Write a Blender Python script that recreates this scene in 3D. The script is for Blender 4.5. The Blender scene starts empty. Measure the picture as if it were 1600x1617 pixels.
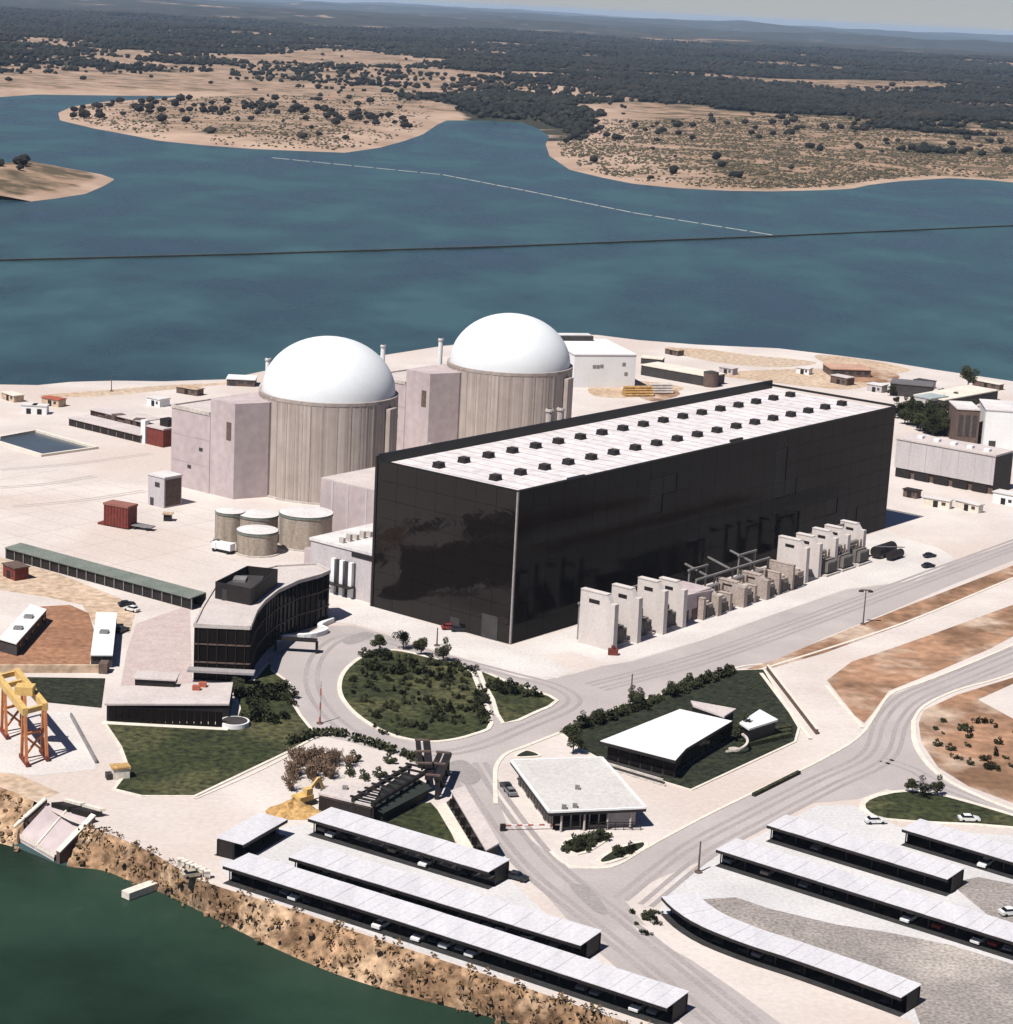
import bpy, bmesh, math, random
import numpy as np
from mathutils import Vector, Matrix, noise
random.seed(7); RNG = np.random.default_rng(7)
S = bpy.context.scene
COL = S.collection
PI = math.pi

# ------------------------------------------------------------------ camera
CAM_H = 150.0; PITCH = 0.227997; ROLL = 0.05136; FPX = 3431.2; PCX, PCY = 800.0, 808.5
_f = Vector((0, math.cos(PITCH), -math.sin(PITCH))); _u = Vector((0, math.sin(PITCH), math.cos(PITCH))); _r = Vector((1, 0, 0))
RIGHT = _r*math.cos(ROLL) + _u*math.sin(ROLL); UP = -_r*math.sin(ROLL) + _u*math.cos(ROLL); FWD = _f
cam = bpy.data.objects.new('camera', bpy.data.cameras.new('camera')); COL.objects.link(cam)
cam.matrix_world = Matrix(((RIGHT.x, UP.x, -FWD.x, 0), (RIGHT.y, UP.y, -FWD.y, 0), (RIGHT.z, UP.z, -FWD.z, CAM_H), (0, 0, 0, 1)))
cam.data.sensor_fit = 'HORIZONTAL'; cam.data.sensor_width = 36; cam.data.lens = FPX/1600*36
cam.data.clip_start = 1; cam.data.clip_end = 200000
S.camera = cam

# ------------------------------------------------------------------ light
SUN_AZ = math.radians(218.5); SUN_EL = math.radians(57)
w = bpy.data.worlds.new('World'); S.world = w; w.use_nodes = True
nt = w.node_tree; nt.nodes.clear()
sky = nt.nodes.new('ShaderNodeTexSky'); sky.sky_type = 'NISHITA'; sky.sun_disc = False
sky.sun_elevation = SUN_EL; sky.sun_rotation = SUN_AZ; sky.altitude = 300; sky.air_density = 0.8; sky.dust_density = 0.0; sky.ozone_density = 1.0
bgn = nt.nodes.new('ShaderNodeBackground'); bgn.inputs['Strength'].default_value = 0.052
wo = nt.nodes.new('ShaderNodeOutputWorld')
tint = nt.nodes.new('ShaderNodeMixRGB'); tint.blend_type = 'MULTIPLY'; tint.inputs[0].default_value = 1; tint.inputs[2].default_value = (.60, .61, .76, 1)
nt.links.new(sky.outputs[0], tint.inputs[1]); nt.links.new(tint.outputs[0], bgn.inputs[0]); nt.links.new(bgn.outputs[0], wo.inputs[0])
sd = Vector((math.sin(SUN_AZ)*math.cos(SUN_EL), math.cos(SUN_AZ)*math.cos(SUN_EL), math.sin(SUN_EL)))
sl = bpy.data.lights.new('sun', 'SUN'); sl.energy = 4.6; sl.angle = math.radians(0.5); sl.color = (1.0, 0.95, 0.89)
so = bpy.data.objects.new('sun', sl); COL.objects.link(so); so.rotation_euler = sd.to_track_quat('Z', 'Y').to_euler(); so.location = (0, 0, 400)
S.view_settings.view_transform = 'Standard'; S.view_settings.look = 'None'; S.view_settings.gamma = 1
S.view_settings.exposure = 0.62; S.view_settings.use_curve_mapping = False
S.cycles.max_bounces = 6; S.cycles.volume_bounces = 0; S.cycles.caustics_reflective = False; S.cycles.caustics_refractive = False
S.cycles.use_denoising = True

# ------------------------------------------------------------------ place helpers
def at(px, py, z=0.0):
    """survey helper: the point of the photograph's sight line at height z"""
    d = RIGHT*((px-PCX)/FPX) + UP*(-(py-PCY)/FPX) + FWD
    t = (z-CAM_H)/d.z
    return Vector((d.x*t, d.y*t, z))
def pts(l, z=0.0): return [at(x, y, z) for x, y in l]
HA = 0.66252
HD = Vector((math.sin(HA), math.cos(HA), 0)); HN = Vector((-math.cos(HA), math.sin(HA), 0)); HO = Vector((2.53, 505.0, 0)); HROT = PI/2-HA
def hl(x, y, z=0.0): return HO + HD*x + HN*y + Vector((0, 0, z))   # the plant's own grid: x along the turbine hall

# ------------------------------------------------------------------ materials
MATS = {}
def mat(name, c1, c2=None, scale=0.1, rough=0.85, stretch=(1, 1, 1), fine=0.12, fscale=1.5, bump=0.0, spec=0.3, metal=0.0, lo=0.35, hi=0.65, c3=None, s3=0.02, bscale=None):
    if name in MATS: return MATS[name]
    m = bpy.data.materials.new(name); m.use_nodes = True; n = m.node_tree.nodes; L = m.node_tree.links
    b = n['Principled BSDF']; b.inputs['Roughness'].default_value = rough; b.inputs['Metallic'].default_value = metal
    b.inputs['Specular IOR Level'].default_value = spec
    tc = n.new('ShaderNodeTexCoord'); mp = n.new('ShaderNodeMapping'); mp.inputs['Scale'].default_value = stretch
    L.new(tc.outputs['Object'], mp.inputs[0])
    nz = n.new('ShaderNodeTexNoise'); nz.inputs['Scale'].default_value = scale; nz.inputs['Detail'].default_value = 7; nz.inputs['Roughness'].default_value = 0.62
    L.new(mp.outputs[0], nz.inputs['Vector'])
    cr = n.new('ShaderNodeValToRGB'); cr.color_ramp.elements[0].position = lo; cr.color_ramp.elements[1].position = hi
    c2 = c2 or tuple(x*0.8 for x in c1)
    cr.color_ramp.elements[0].color = (*c2, 1); cr.color_ramp.elements[1].color = (*c1, 1)
    L.new(nz.outputs['Fac'], cr.inputs[0]); out = cr.outputs[0]
    if c3:
        n3 = n.new('ShaderNodeTexNoise'); n3.inputs['Scale'].default_value = s3; n3.inputs['Detail'].default_value = 5; L.new(mp.outputs[0], n3.inputs['Vector'])
        r3 = n.new('ShaderNodeValToRGB'); r3.color_ramp.elements[0].position = 0.48; r3.color_ramp.elements[1].position = 0.62; L.new(n3.outputs['Fac'], r3.inputs[0])
        mx = n.new('ShaderNodeMixRGB'); mx.inputs[2].default_value = (*c3, 1); L.new(r3.outputs[0], mx.inputs[0]); L.new(out, mx.inputs[1]); out = mx.outputs[0]
    if fine:
        nf = n.new('ShaderNodeTexNoise'); nf.inputs['Scale'].default_value = fscale; nf.inputs['Detail'].default_value = 3; L.new(tc.outputs['Object'], nf.inputs['Vector'])
        rf = n.new('ShaderNodeMapRange'); rf.inputs['From Min'].default_value = 0.3; rf.inputs['From Max'].default_value = 0.7
        rf.inputs['To Min'].default_value = 1-fine*1.6; rf.inputs['To Max'].default_value = 1+fine*0.6; L.new(nf.outputs['Fac'], rf.inputs[0])
        mu = n.new('ShaderNodeMixRGB'); mu.blend_type = 'MULTIPLY'; mu.inputs[0].default_value = 1; L.new(out, mu.inputs[1]); L.new(rf.outputs[0], mu.inputs[2]); out = mu.outputs[0]
    L.new(out, b.inputs['Base Color'])
    if bump:
        bp = n.new('ShaderNodeBump'); bp.inputs['Strength'].default_value = bump; bp.inputs['Distance'].default_value = 0.5
        if bscale:
            nb = n.new('ShaderNodeTexNoise'); nb.inputs['Scale'].default_value = bscale; nb.inputs['Detail'].default_value = 5; L.new(mp.outputs[0], nb.inputs['Vector']); L.new(nb.outputs['Fac'], bp.inputs['Height'])
        else: L.new(nz.outputs['Fac'], bp.inputs['Height'])
        L.new(bp.outputs[0], b.inputs['Normal'])
    MATS[name] = m; return m
M_GROUND = mat('pale_concrete_ground', (.555, .505, .47), (.46, .41, .38), .035, .9, fine=.06, fscale=.9, c3=(.475, .405, .365), s3=.014)
M_APRON = mat('light_apron', (.57, .535, .51), (.47, .435, .415), .05, .9, fine=.1)
M_ROAD = mat('road_asphalt', (.385, .345, .335), (.31, .28, .272), .05, .9, fine=.06, c3=(.34, .305, .297), s3=.02)
M_LOT = mat('lot_asphalt', (.53, .515, .515), (.45, .44, .44), .06, .9, fine=.1)
M_KERB = mat('kerb_concrete', (.66, .60, .52), (.56, .51, .44), .2, .85)
M_LAWN = mat('lawn', (.043, .052, .016), (.024, .030, .010), .09, .95, fine=.5, fscale=.7, c3=(.075, .074, .030), s3=.045, bump=.5, bscale=1.2)
M_LAWN2 = mat('dark_lawn', (.024, .029, .014), (.015, .019, .009), .1, .95, fine=.5, fscale=.7, bump=.5, bscale=1.2)  # darker green grass than the main lawn
M_SOIL = mat('orange_soil', (.36, .205, .125), (.17, .095, .055), .045, .95, fine=.22, fscale=.35, c3=(.45, .34, .26), s3=.05, lo=.4, hi=.6)
M_BROWN = mat('brown_yard', (.34, .175, .10), (.24, .12, .07), .12, .95, fine=.25, fscale=.6, stretch=(.3, 1, 1))
M_TAN = mat('tan_soil', (.54, .42, .31), (.40, .28, .19), .05, .95, fine=.25, fscale=.5, c3=(.46, .36, .27), s3=.02)
M_GRAVEL = mat('gravel', (.31, .275, .255), (.235, .21, .195), .12, .95, fine=.3, fscale=1.6, c3=(.41, .37, .335), s3=.03)
M_BANK = mat('rocky_bank', (.40, .25, .145), (.14, .08, .044), .16, .95, fine=.4, fscale=.7, c3=(.44, .30, .19), s3=.1, bump=.5, bscale=.6)
M_CLAD = mat('dark_cladding', (.012, .011, .011), (.008, .008, .008), .3, .5, fine=.1, spec=.3)
M_DARK = mat('dark_brown_metal', (.02, .015, .014), (.012, .01, .01), .5, .6, fine=.15)
M_DARKGREY = mat('dark_grey_wall', (.05, .045, .045), (.035, .03, .03), .3, .7)  # one dark grey shared by walls, doors and windows
M_ROOFW = mat('white_roof', (.62, .60, .59), (.50, .47, .46), .12, .8, fine=.1)
M_ROOFHALL = mat('hall_roof', (.62, .58, .585), (.53, .49, .495), .15, .8, fine=.12, fscale=.5)
M_ROOFP = mat('pinkish_roof', (.51, .455, .435), (.43, .38, .36), .15, .85, fine=.1)
M_CARPORT = mat('carport_roof_sheet', (.545, .535, .555), (.47, .46, .48), .25, .7, stretch=(1, .15, 1), fine=.08)
M_WHITE = mat('white_paint', (.68, .68, .68), (.61, .61, .61), .1, .7, fine=.05)
M_DOME = mat('white_dome_paint', (.62, .645, .66), (.59, .61, .625), .06, .75, fine=.03)
M_CYL = mat('stained_concrete', (.40, .345, .315), (.215, .175, .148), .8, .9, stretch=(1, 1, .012), fine=.08, fscale=.2, lo=.3, hi=.6)
M_PINK = mat('pink_concrete', (.425, .36, .36), (.37, .31, .31), .12, .9, stretch=(1, 1, .4), fine=.08, fscale=.4)
M_GREYW = mat('pale_grey_wall', (.44, .405, .415), (.38, .35, .36), .3, .9, stretch=(1, 1, .2), fine=.08)
M_TANK = mat('tank_paint', (.36, .31, .26), (.24, .195, .15), .5, .8, stretch=(1, 1, .1), fine=.15)
M_CONC = mat('weathered_concrete', (.50, .46, .425), (.36, .32, .29), .35, .9, stretch=(1, 1, .3), fine=.15)
M_GREEN = mat('grey_green_roof', (.17, .19, .165), (.12, .14, .12), .2, .7)
M_RED = mat('red_brown_paint', (.17, .035, .025), (.11, .024, .018), .6, .7)
M_CRLEG = mat('crane_leg_orange', (.52, .22, .09), (.42, .15, .06), .4, .6)
M_REDL = mat('crane_red', (.42, .12, .07), (.3, .08, .05), .5, .6)
M_YEL = mat('crane_yellow', (.62, .42, .15), (.5, .33, .12), .5, .6)
M_OCHRE = mat('ochre_earth', (.52, .33, .13), (.36, .21, .08), .3, .95, fine=.3, bump=.6)
M_BRICK = mat('brown_wall', (.13, .09, .075), (.09, .06, .05), .5, .85)
M_FIRE = mat('fire_wall_concrete', (.53, .485, .465), (.46, .415, .395), .25, .9, stretch=(1, 1, .25), fine=.06)
M_FIRE2 = mat('stained_fire_wall', (.40, .335, .30), (.29, .235, .205), .3, .9, stretch=(1, 1, .25), fine=.15)
M_METAL = mat('grey_steel', (.28, .27, .26), (.2, .19, .19), .5, .5, metal=.3)
M_TRANS = mat('transformer_grey', (.16, .14, .13), (.11, .10, .09), .5, .6)
M_LEAF = mat('dark_leaves', (.055, .060, .022), (.020, .024, .010), .8, .9, fine=.5, fscale=2)
M_OAK = mat('oak_leaves', (.022, .020, .014), (.012, .011, .008), .1, .95, fine=.4, fscale=.4)
M_TWIG = mat('bare_twigs', (.21, .14, .095), (.12, .08, .055), .6, .9)
M_TRUNK = mat('bark', (.07, .05, .035), (.045, .032, .024), 1, .9)
M_CHROME = mat('pale_trim', (.30, .28, .27), (.24, .22, .21), .5, .5)
M_GLASSC = mat('car_glass', (.01, .011, .013), (.008, .009, .01), .5, .1, spec=.6)
M_TYRE = mat('tyre_rubber', (.015, .015, .015), (.01, .01, .01), 1, .9)
M_POND = mat('basin_water', (.06, .075, .08), (.05, .06, .065), .05, .25, spec=.4)
CARC = [mat('car_white', (.72, .72, .71), rough=.35), mat('car_grey', (.2, .2, .21), rough=.35), mat('car_dark', (.025, .027, .035), rough=.35), mat('car_red', (.25, .03, .025), rough=.35), mat('car_beige', (.45, .38, .28), rough=.35)]
CARN = ['white', 'grey', 'dark', 'red', 'beige']

def glass_mat(sp=.12, bmp=.06):
    m = bpy.data.materials.new('black_glass'); m.use_nodes = True; n = m.node_tree.nodes; L = m.node_tree.links; b = n['Principled BSDF']
    b.inputs['Base Color'].default_value = (.009, .0068, .0062, 1); b.inputs['Roughness'].default_value = .07; b.inputs['IOR'].default_value = 1.45; b.inputs['Specular IOR Level'].default_value = sp
    tc = n.new('ShaderNodeTexCoord'); nz = n.new('ShaderNodeTexNoise'); nz.inputs['Scale'].default_value = .35; nz.inputs['Detail'].default_value = 2
    L.new(tc.outputs['Object'], nz.inputs[0]); bp = n.new('ShaderNodeBump'); bp.inputs['Strength'].default_value = bmp; bp.inputs['Distance'].default_value = .3
    L.new(nz.outputs['Fac'], bp.inputs['Height']); L.new(bp.outputs[0], b.inputs['Normal'])
    return m
M_GLASS = glass_mat(.06); M_GLASS2 = glass_mat(.34, .16)
def water_mat(name, col, rough, ior, wsc, strength, streak=(1, 1, 1)):
    m = bpy.data.materials.new(name); m.use_nodes = True; n = m.node_tree.nodes; L = m.node_tree.links; b = n['Principled BSDF']
    b.inputs['Roughness'].default_value = rough; b.inputs['IOR'].default_value = ior
    tc = n.new('ShaderNodeTexCoord')
    n1 = n.new('ShaderNodeTexNoise'); n1.inputs['Scale'].default_value = .011; n1.inputs['Detail'].default_value = 6; n1.inputs['Roughness'].default_value = .6
    mp = n.new('ShaderNodeMapping'); mp.inputs['Scale'].default_value = streak; L.new(tc.outputs['Object'], mp.inputs[0]); L.new(mp.outputs[0], n1.inputs['Vector'])
    cr = n.new('ShaderNodeValToRGB'); cr.color_ramp.elements[0].position = .38; cr.color_ramp.elements[1].position = .62
    cr.color_ramp.elements[0].color = (*[c*.58 for c in col], 1); cr.color_ramp.elements[1].color = (*[c*1.55 for c in col], 1)
    L.new(n1.outputs['Fac'], cr.inputs[0]); L.new(cr.outputs[0], b.inputs['Base Color'])
    rr = n.new('ShaderNodeMapRange'); rr.inputs['From Min'].default_value = .35; rr.inputs['From Max'].default_value = .65; rr.inputs['To Min'].default_value = rough*.75; rr.inputs['To Max'].default_value = rough*1.3
    L.new(n1.outputs['Fac'], rr.inputs[0]); L.new(rr.outputs[0], b.inputs['Roughness'])
    nz = n.new('ShaderNodeTexNoise'); nz.inputs['Scale'].default_value = wsc; nz.inputs['Detail'].default_value = 4; L.new(tc.outputs['Object'], nz.inputs['Vector'])
    bp = n.new('ShaderNodeBump'); bp.inputs['Strength'].default_value = strength; bp.inputs['Distance'].default_value = 1
    L.new(nz.outputs['Fac'], bp.inputs['Height']); L.new(bp.outputs[0], b.inputs['Normal'])
    return m
M_WATER = water_mat('reservoir_water', (.024, .052, .057), .3, 1.19, .12, .05, (1, .55, 1))
M_CANAL = water_mat('canal_water', (.0135, .028, .019), .22, 1.08, .4, .15)

# ------------------------------------------------------------------ mesh helpers
class MB:
    def __init__(s): s.v = []; s.f = []
    def add(s, vs, fs):
        o = len(s.v); s.v += [tuple(v) for v in vs]; s.f += [tuple(i+o for i in f) for f in fs]; return s
    def box(s, x0, x1, y0, y1, z0, z1):
        return s.add([(x0, y0, z0), (x1, y0, z0), (x1, y1, z0), (x0, y1, z0), (x0, y0, z1), (x1, y0, z1), (x1, y1, z1), (x0, y1, z1)],
                     [(0, 3, 2, 1), (4, 5, 6, 7), (0, 1, 5, 4), (1, 2, 6, 5), (2, 3, 7, 6), (3, 0, 4, 7)])
    def hexa(s, b, t): return s.add(list(b)+list(t), [(0, 3, 2, 1), (4, 5, 6, 7), (0, 1, 5, 4), (1, 2, 6, 5), (2, 3, 7, 6), (3, 0, 4, 7)])
    def prism(s, poly, z0, z1):
        p = [(q[0], q[1]) for q in poly]
        a = sum(p[i][0]*p[(i+1) % len(p)][1]-p[(i+1) % len(p)][0]*p[i][1] for i in range(len(p)))
        if a < 0: p = p[::-1]
        n = len(p)
        return s.add([(x, y, z0) for x, y in p]+[(x, y, z1) for x, y in p],
                     [tuple(range(n))[::-1], tuple(range(n, 2*n))]+[(i, (i+1) % n, n+(i+1) % n, n+i) for i in range(n)])
    def cyl(s, x, y, z0, z1, r, n=24, r2=None, cap=True):
        r2 = r if r2 is None else r2
        c = [(math.cos(2*PI*i/n), math.sin(2*PI*i/n)) for i in range(n)]
        fs = [(i, (i+1) % n, n+(i+1) % n, n+i) for i in range(n)]
        if cap: fs += [tuple(range(n))[::-1], tuple(range(n, 2*n))]
        return s.add([(x+a*r, y+b*r, z0) for a, b in c]+[(x+a*r2, y+b*r2, z1) for a, b in c], fs)
    def tube(s, p, q, r, n=6, r2=None):
        p = Vector(p); q = Vector(q); d = (q-p).normalized(); a = d.orthogonal().normalized(); b = d.cross(a); r2 = r if r2 is None else r2
        c = [(math.cos(2*PI*i/n), math.sin(2*PI*i/n)) for i in range(n)]
        return s.add([p+a*x*r+b*y*r for x, y in c]+[q+a*x*r2+b*y*r2 for x, y in c],
                     [(i, (i+1) % n, n+(i+1) % n, n+i) for i in range(n)]+[tuple(range(n))[::-1], tuple(range(n, 2*n))])
    def beam(s, p, q, wd, h):
        p = Vector(p); q = Vector(q); d = (q-p).normalized(); a = Vector((0, 0, 1)).cross(d)
        if a.length < 1e-4: a = Vector((1, 0, 0))
        a.normalize(); b = d.cross(a); a *= wd/2; b *= h/2
        return s.hexa([p-a-b, p+a-b, q+a-b, q-a-b], [p-a+b, p+a+b, q+a+b, q-a+b])
    def mesh(s, name, m, smooth=False):
        me = bpy.data.meshes.new(name); me.from_pydata(s.v, [], s.f); me.materials.append(m)
        bm = bmesh.new(); bm.from_mesh(me); bmesh.ops.recalc_face_normals(bm, faces=bm.faces); bm.to_mesh(me); bm.free()
        if smooth: me.polygons.foreach_set('use_smooth', [True]*len(me.polygons))
        me.update(); return me
    def build(s, name, m, parent=None, smooth=False, loc=None, rot=None):
        return link(name, s.mesh(name, m, smooth), parent, loc, rot)
def link(name, me, parent=None, loc=None, rot=None):
    o = bpy.data.objects.new(name, me); COL.objects.link(o)
    if parent is not None: o.parent = parent
    if loc is not None: o.location = loc
    if rot is not None: o.rotation_euler = rot
    return o
def tag(o, label, cat, group=None):
    o['label'] = label; o['category'] = cat
    if group: o['group'] = group
    return o
def thing(name, label, cat, loc=(0, 0, 0), rz=0.0, group=None):
    o = bpy.data.objects.new(name, None); COL.objects.link(o); o.location = loc; o.rotation_euler = (0, 0, rz); o.empty_display_size = 1
    return tag(o, label, cat, group)
def dup(root, loc, rz=0.0, label=None, scale=None):
    r = root.copy(); COL.objects.link(r); r.location = loc; r.rotation_euler = (0, 0, rz)
    if label: r['label'] = label
    if scale: r.scale = scale
    for ch in list(root.children):
        c = ch.copy(); COL.objects.link(c); c.parent = r
        for g in list(ch.children):
            e = g.copy(); COL.objects.link(e); e.parent = c
    return r
def local(o, p):
    d = Vector(p)-Vector(o.location); c, s_ = math.cos(-o.rotation_euler.z), math.sin(-o.rotation_euler.z)
    return Vector((d.x*c-d.y*s_, d.x*s_+d.y*c, d.z))
def structure(o): o['kind'] = 'structure'; return o
def stuff(o): o['kind'] = 'stuff'; return o
def sheet(name, poly, z, m, kind='structure', skirt=0.0):
    bm = bmesh.new(); vs = [bm.verts.new((p[0], p[1], z)) for p in poly]; f = bm.faces.new(vs); f.normal_update()
    if f.normal.z < 0: f.normal_flip()
    if skirt:
        for e in list(bm.edges):
            a, b = e.verts; c = bm.verts.new((b.co.x, b.co.y, z-skirt)); d = bm.verts.new((a.co.x, a.co.y, z-skirt)); bm.faces.new((a, b, c, d))
    bmesh.ops.triangulate(bm, faces=[f]); me = bpy.data.meshes.new(name); bm.to_mesh(me); bm.free(); me.materials.append(m)
    o = link(name, me); o['kind'] = kind; return o
def smooth_line(p, n=4, closed=False):
    out = []; N = len(p); rng = range(N if closed else N-1)
    for i in rng:
        g = lambda k: p[k % N] if closed else p[max(0, min(N-1, k))]
        a, b, c, d = g(i-1), g(i), g(i+1), g(i+2)
        for k in range(n):
            t = k/n; out.append(tuple(.5*((2*b[j])+(-a[j]+c[j])*t+(2*a[j]-5*b[j]+4*c[j]-d[j])*t*t+(-a[j]+3*b[j]-3*c[j]+d[j])*t**3) for j in range(2)))
    if not closed: out.append(tuple(p[-1]))
    return out
def ribbon(name, line, wd, z0, z1, m, closed=False, kind='structure'):
    p = [Vector((q[0], q[1])) for q in line]; N = len(p); mb = MB(); vs = []
    for i in range(N):
        a = p[(i-1) % N] if closed or i > 0 else p[i]; b = p[(i+1) % N] if closed or i < N-1 else p[i]
        d = (b-a).normalized(); nn = Vector((-d.y, d.x))*wd/2
        l, r = p[i]+nn, p[i]-nn
        vs += [(l.x, l.y, z0), (l.x, l.y, z1), (r.x, r.y, z1), (r.x, r.y, z0)]
    fs = []
    for i in range(N if closed else N-1):
        j = (i+1) % N
        fs += [(4*i+k, 4*i+k+1, 4*j+k+1, 4*j+k) for k in range(3)]
    mb.add(vs, fs); o = mb.build(name, m)
    if kind: o['kind'] = kind
    return o

# ================================================================== SETTING
WZ = -6.0
# ---- platform
back = [(-260, 640), (-120, 618), (0, 607), (60, 608), (110, 603), (180, 601), (260, 602), (355, 599), (420, 585), (520, 572), (610, 560), (700, 546), (800, 536), (900, 527), (945, 529), (1010, 537), (1100, 544), (1230, 550), (1330, 562), (1400, 571), (1480, 584), (1600, 602), (1800, 636)]
top_line = [(-260, 1170), (-120, 1208), (0, 1243), (60, 1268), (110, 1296), (175, 1318), (240, 1347), (300, 1382), (350, 1402), (450, 1432), (560, 1471), (700, 1517), (850, 1567), (1010, 1622), (1150, 1672), (1250, 1710)]
water_line = [(-260, 1260), (-120, 1300), (0, 1330), (60, 1352), (100, 1367), (160, 1374), (210, 1393), (262, 1413), (320, 1441), (400, 1481), (470, 1513), (540, 1541), (620, 1566), (690, 1585), (800, 1614), (950, 1670), (1080, 1715)]
TOP = smooth_line([tuple(at(x, y, 0)[:2]) for x, y in top_line], 4)
WL = smooth_line([tuple(at(x, y, WZ)[:2]) for x, y in water_line], 4)
BACK = [tuple(at(x, y, 0)[:2]) for x, y in back]
plat = TOP + [(150, 290), (420, 300), (430, 900)] + BACK[::-1] + [(-330, 560)]
sheet('ground', plat, 0.0, M_GROUND)
# far-side shore slope of the platform
bb = smooth_line(BACK, 6); mb = MB(); vs = []; fs = []
for i, p in enumerate(bb):
    k = 6+3*noise.noise(Vector((p[0]*.03, p[1]*.03, 1)))
    vs += [(p[0], p[1]-.5, 0.02), (p[0]+.5*noise.noise(Vector((i*.7, 0, 0))), p[1]+k*.45, -2.6), (p[0], p[1]+k+9, WZ-1)]
    if i: fs += [(3*i-3, 3*i-2, 3*i+1, 3*i), (3*i-2, 3*i-1, 3*i+2, 3*i+1)]
structure(mb.add(vs, fs).build('far_embankment', M_TAN))
# near rocky bank
def resample(l, n):
    l = np.array(l); d = np.r_[0, np.cumsum(np.hypot(*np.diff(l, axis=0).T))]; t = np.linspace(0, d[-1], n)
    return np.stack([np.interp(t, d, l[:, 0]), np.interp(t, d, l[:, 1])], 1)
NA, NB = 260, 12
T_, W_ = resample(TOP, NA), resample(WL, NA)
IB0, IB1, IT0, IT1 = at(15, 1340, WZ), at(95, 1372, WZ), at(66, 1262), at(150, 1292)
def INT(x, y):
    q = [IB0, IB1, IT1, IT0]; sg = [(q[(i+1) % 4].x-q[i].x)*(y-q[i].y)-(q[(i+1) % 4].y-q[i].y)*(x-q[i].x) for i in range(4)]
    return all(v > 0 for v in sg) or all(v < 0 for v in sg)
mb = MB(); vs = []; fs = []
for i in range(NA):
    for j in range(NB+1):
        t = j/NB; p = T_[i]*(1-t)+W_[i]*t
        ext = (W_[i]-T_[i])*(.25 if j == NB else 0)
        nz = noise.fractal(Vector((p[0]*.13, p[1]*.13, 0)), .9, 2.1, 5)
        n2 = noise.fractal(Vector((p[0]*.5, p[1]*.5, 5)), .9, 2.1, 3)
        a = math.sin(PI*t)
        zb = 0.03*(1-t)+(WZ-1.0*(j == NB))*t**1.25+a*(.7*nz+.4*n2-.25)
        if INT(p[0], p[1]): zb = min(zb, WZ*min(1, .25+t)-1.5)
        vs.append((p[0]+ext[0]+.6*a*n2, p[1]+ext[1]+.6*a*nz, zb))
        if i and j: q = i*(NB+1)+j; fs.append((q-NB-2, q-NB-1, q, q-1))
structure(mb.add(vs, fs).build('canal_bank', M_BANK))
mb = MB()
for k in range(520):
    i = random.randrange(NA); t = random.random()**.6; p = T_[i]*(1-t)+W_[i]*t+RNG.normal(0, .8, 2); z = WZ*t**1.25+.2
    r = .15+random.random()**3*.5;
    if INT(p[0], p[1]): continue
    c = []
    for q in range(8): c.append((p[0]+r*((q & 1)*2-1)*random.uniform(.5, 1), p[1]+r*((q >> 1 & 1)*2-1)*random.uniform(.5, 1), z+r*.7*((q >> 2)*2-1)*random.uniform(.5, 1)))
    mb.hexa([c[0], c[1], c[3], c[2]], [c[4], c[5], c[7], c[6]])
stuff(mb.build('bank_rocks', mat('bank_rock', (.36, .235, .14), (.17, .10, .055), .2, .95, fine=.3)))
mb = MB()
for k in range(330):
    i = random.randrange(NA); t = random.random(); p = T_[i]*(1-t)+W_[i]*t; z = WZ*t**1.25+.3; r = random.uniform(.4, 1.2)
    if INT(p[0], p[1]): continue
    for q in range(7):
        a = random.uniform(0, 2*PI); h = random.uniform(.5, 1.2)*r; c = Vector((p[0]+random.uniform(-r, r), p[1]+random.uniform(-r, r), z+h*.6))
        e = Vector((math.cos(a), math.sin(a), random.uniform(-.3, .3)))*r*.4; g = Vector((-e.y, e.x, r*.6))*.8
        mb.add([c-e, c+e, c+g], [(0, 1, 2)])
stuff(mb.build('bank_scrub', mat('dry_scrub', (.16, .09, .04), (.07, .045, .02), .3, .95)))
# ---- water
canal = [tuple(at(x, y, WZ)[:2]) for x, y in water_line]
sheet('canal_water', WL+[(120, 240), (-330, 240), (-330, 470)], WZ+.02, M_CANAL)
mb = MB(); mb.add([(-60000, 150, WZ), (60000, 150, WZ), (60000, 60000, WZ), (-60000, 60000, WZ)], [(0, 1, 2, 3)])
structure(mb.build('reservoir_water', M_WATER))

# ---- far land
def wp(l): return np.array([tuple(at(x, y, WZ)[:2]) for x, y in l])
shore = wp([(-900, 196), (-300, 176), (-100, 160), (0, 153), (60, 149), (130, 150), (200, 151), (300, 151), (250, 156), (170, 160), (115, 168), (92, 178), (95, 190), (150, 203), (210, 214), (250, 222), (320, 229), (400, 235), (470, 238), (545, 241), (600, 233), (640, 222), (668, 212), (690, 197), (705, 190), (760, 190), (825, 193), (850, 203), (868, 215), (862, 228), (868, 246), (900, 268), (950, 280), (1000, 290), (1070, 297), (1150, 301), (1220, 302), (1300, 300), (1345, 298), (1372, 292), (1420, 286), (1500, 281), (1560, 284), (1600, 288), (1800, 310), (2600, 390)])
P_main = np.vstack([shore, [(60000, 2000), (60000, 60000), (-60000, 60000)]])
P_isl = wp([(-160, 300), (-60, 318), (0, 320), (40, 319), (90, 313), (135, 306), (165, 293), (181, 283), (160, 275), (120, 268), (60, 262), (0, 262), (-120, 270)])
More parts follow.
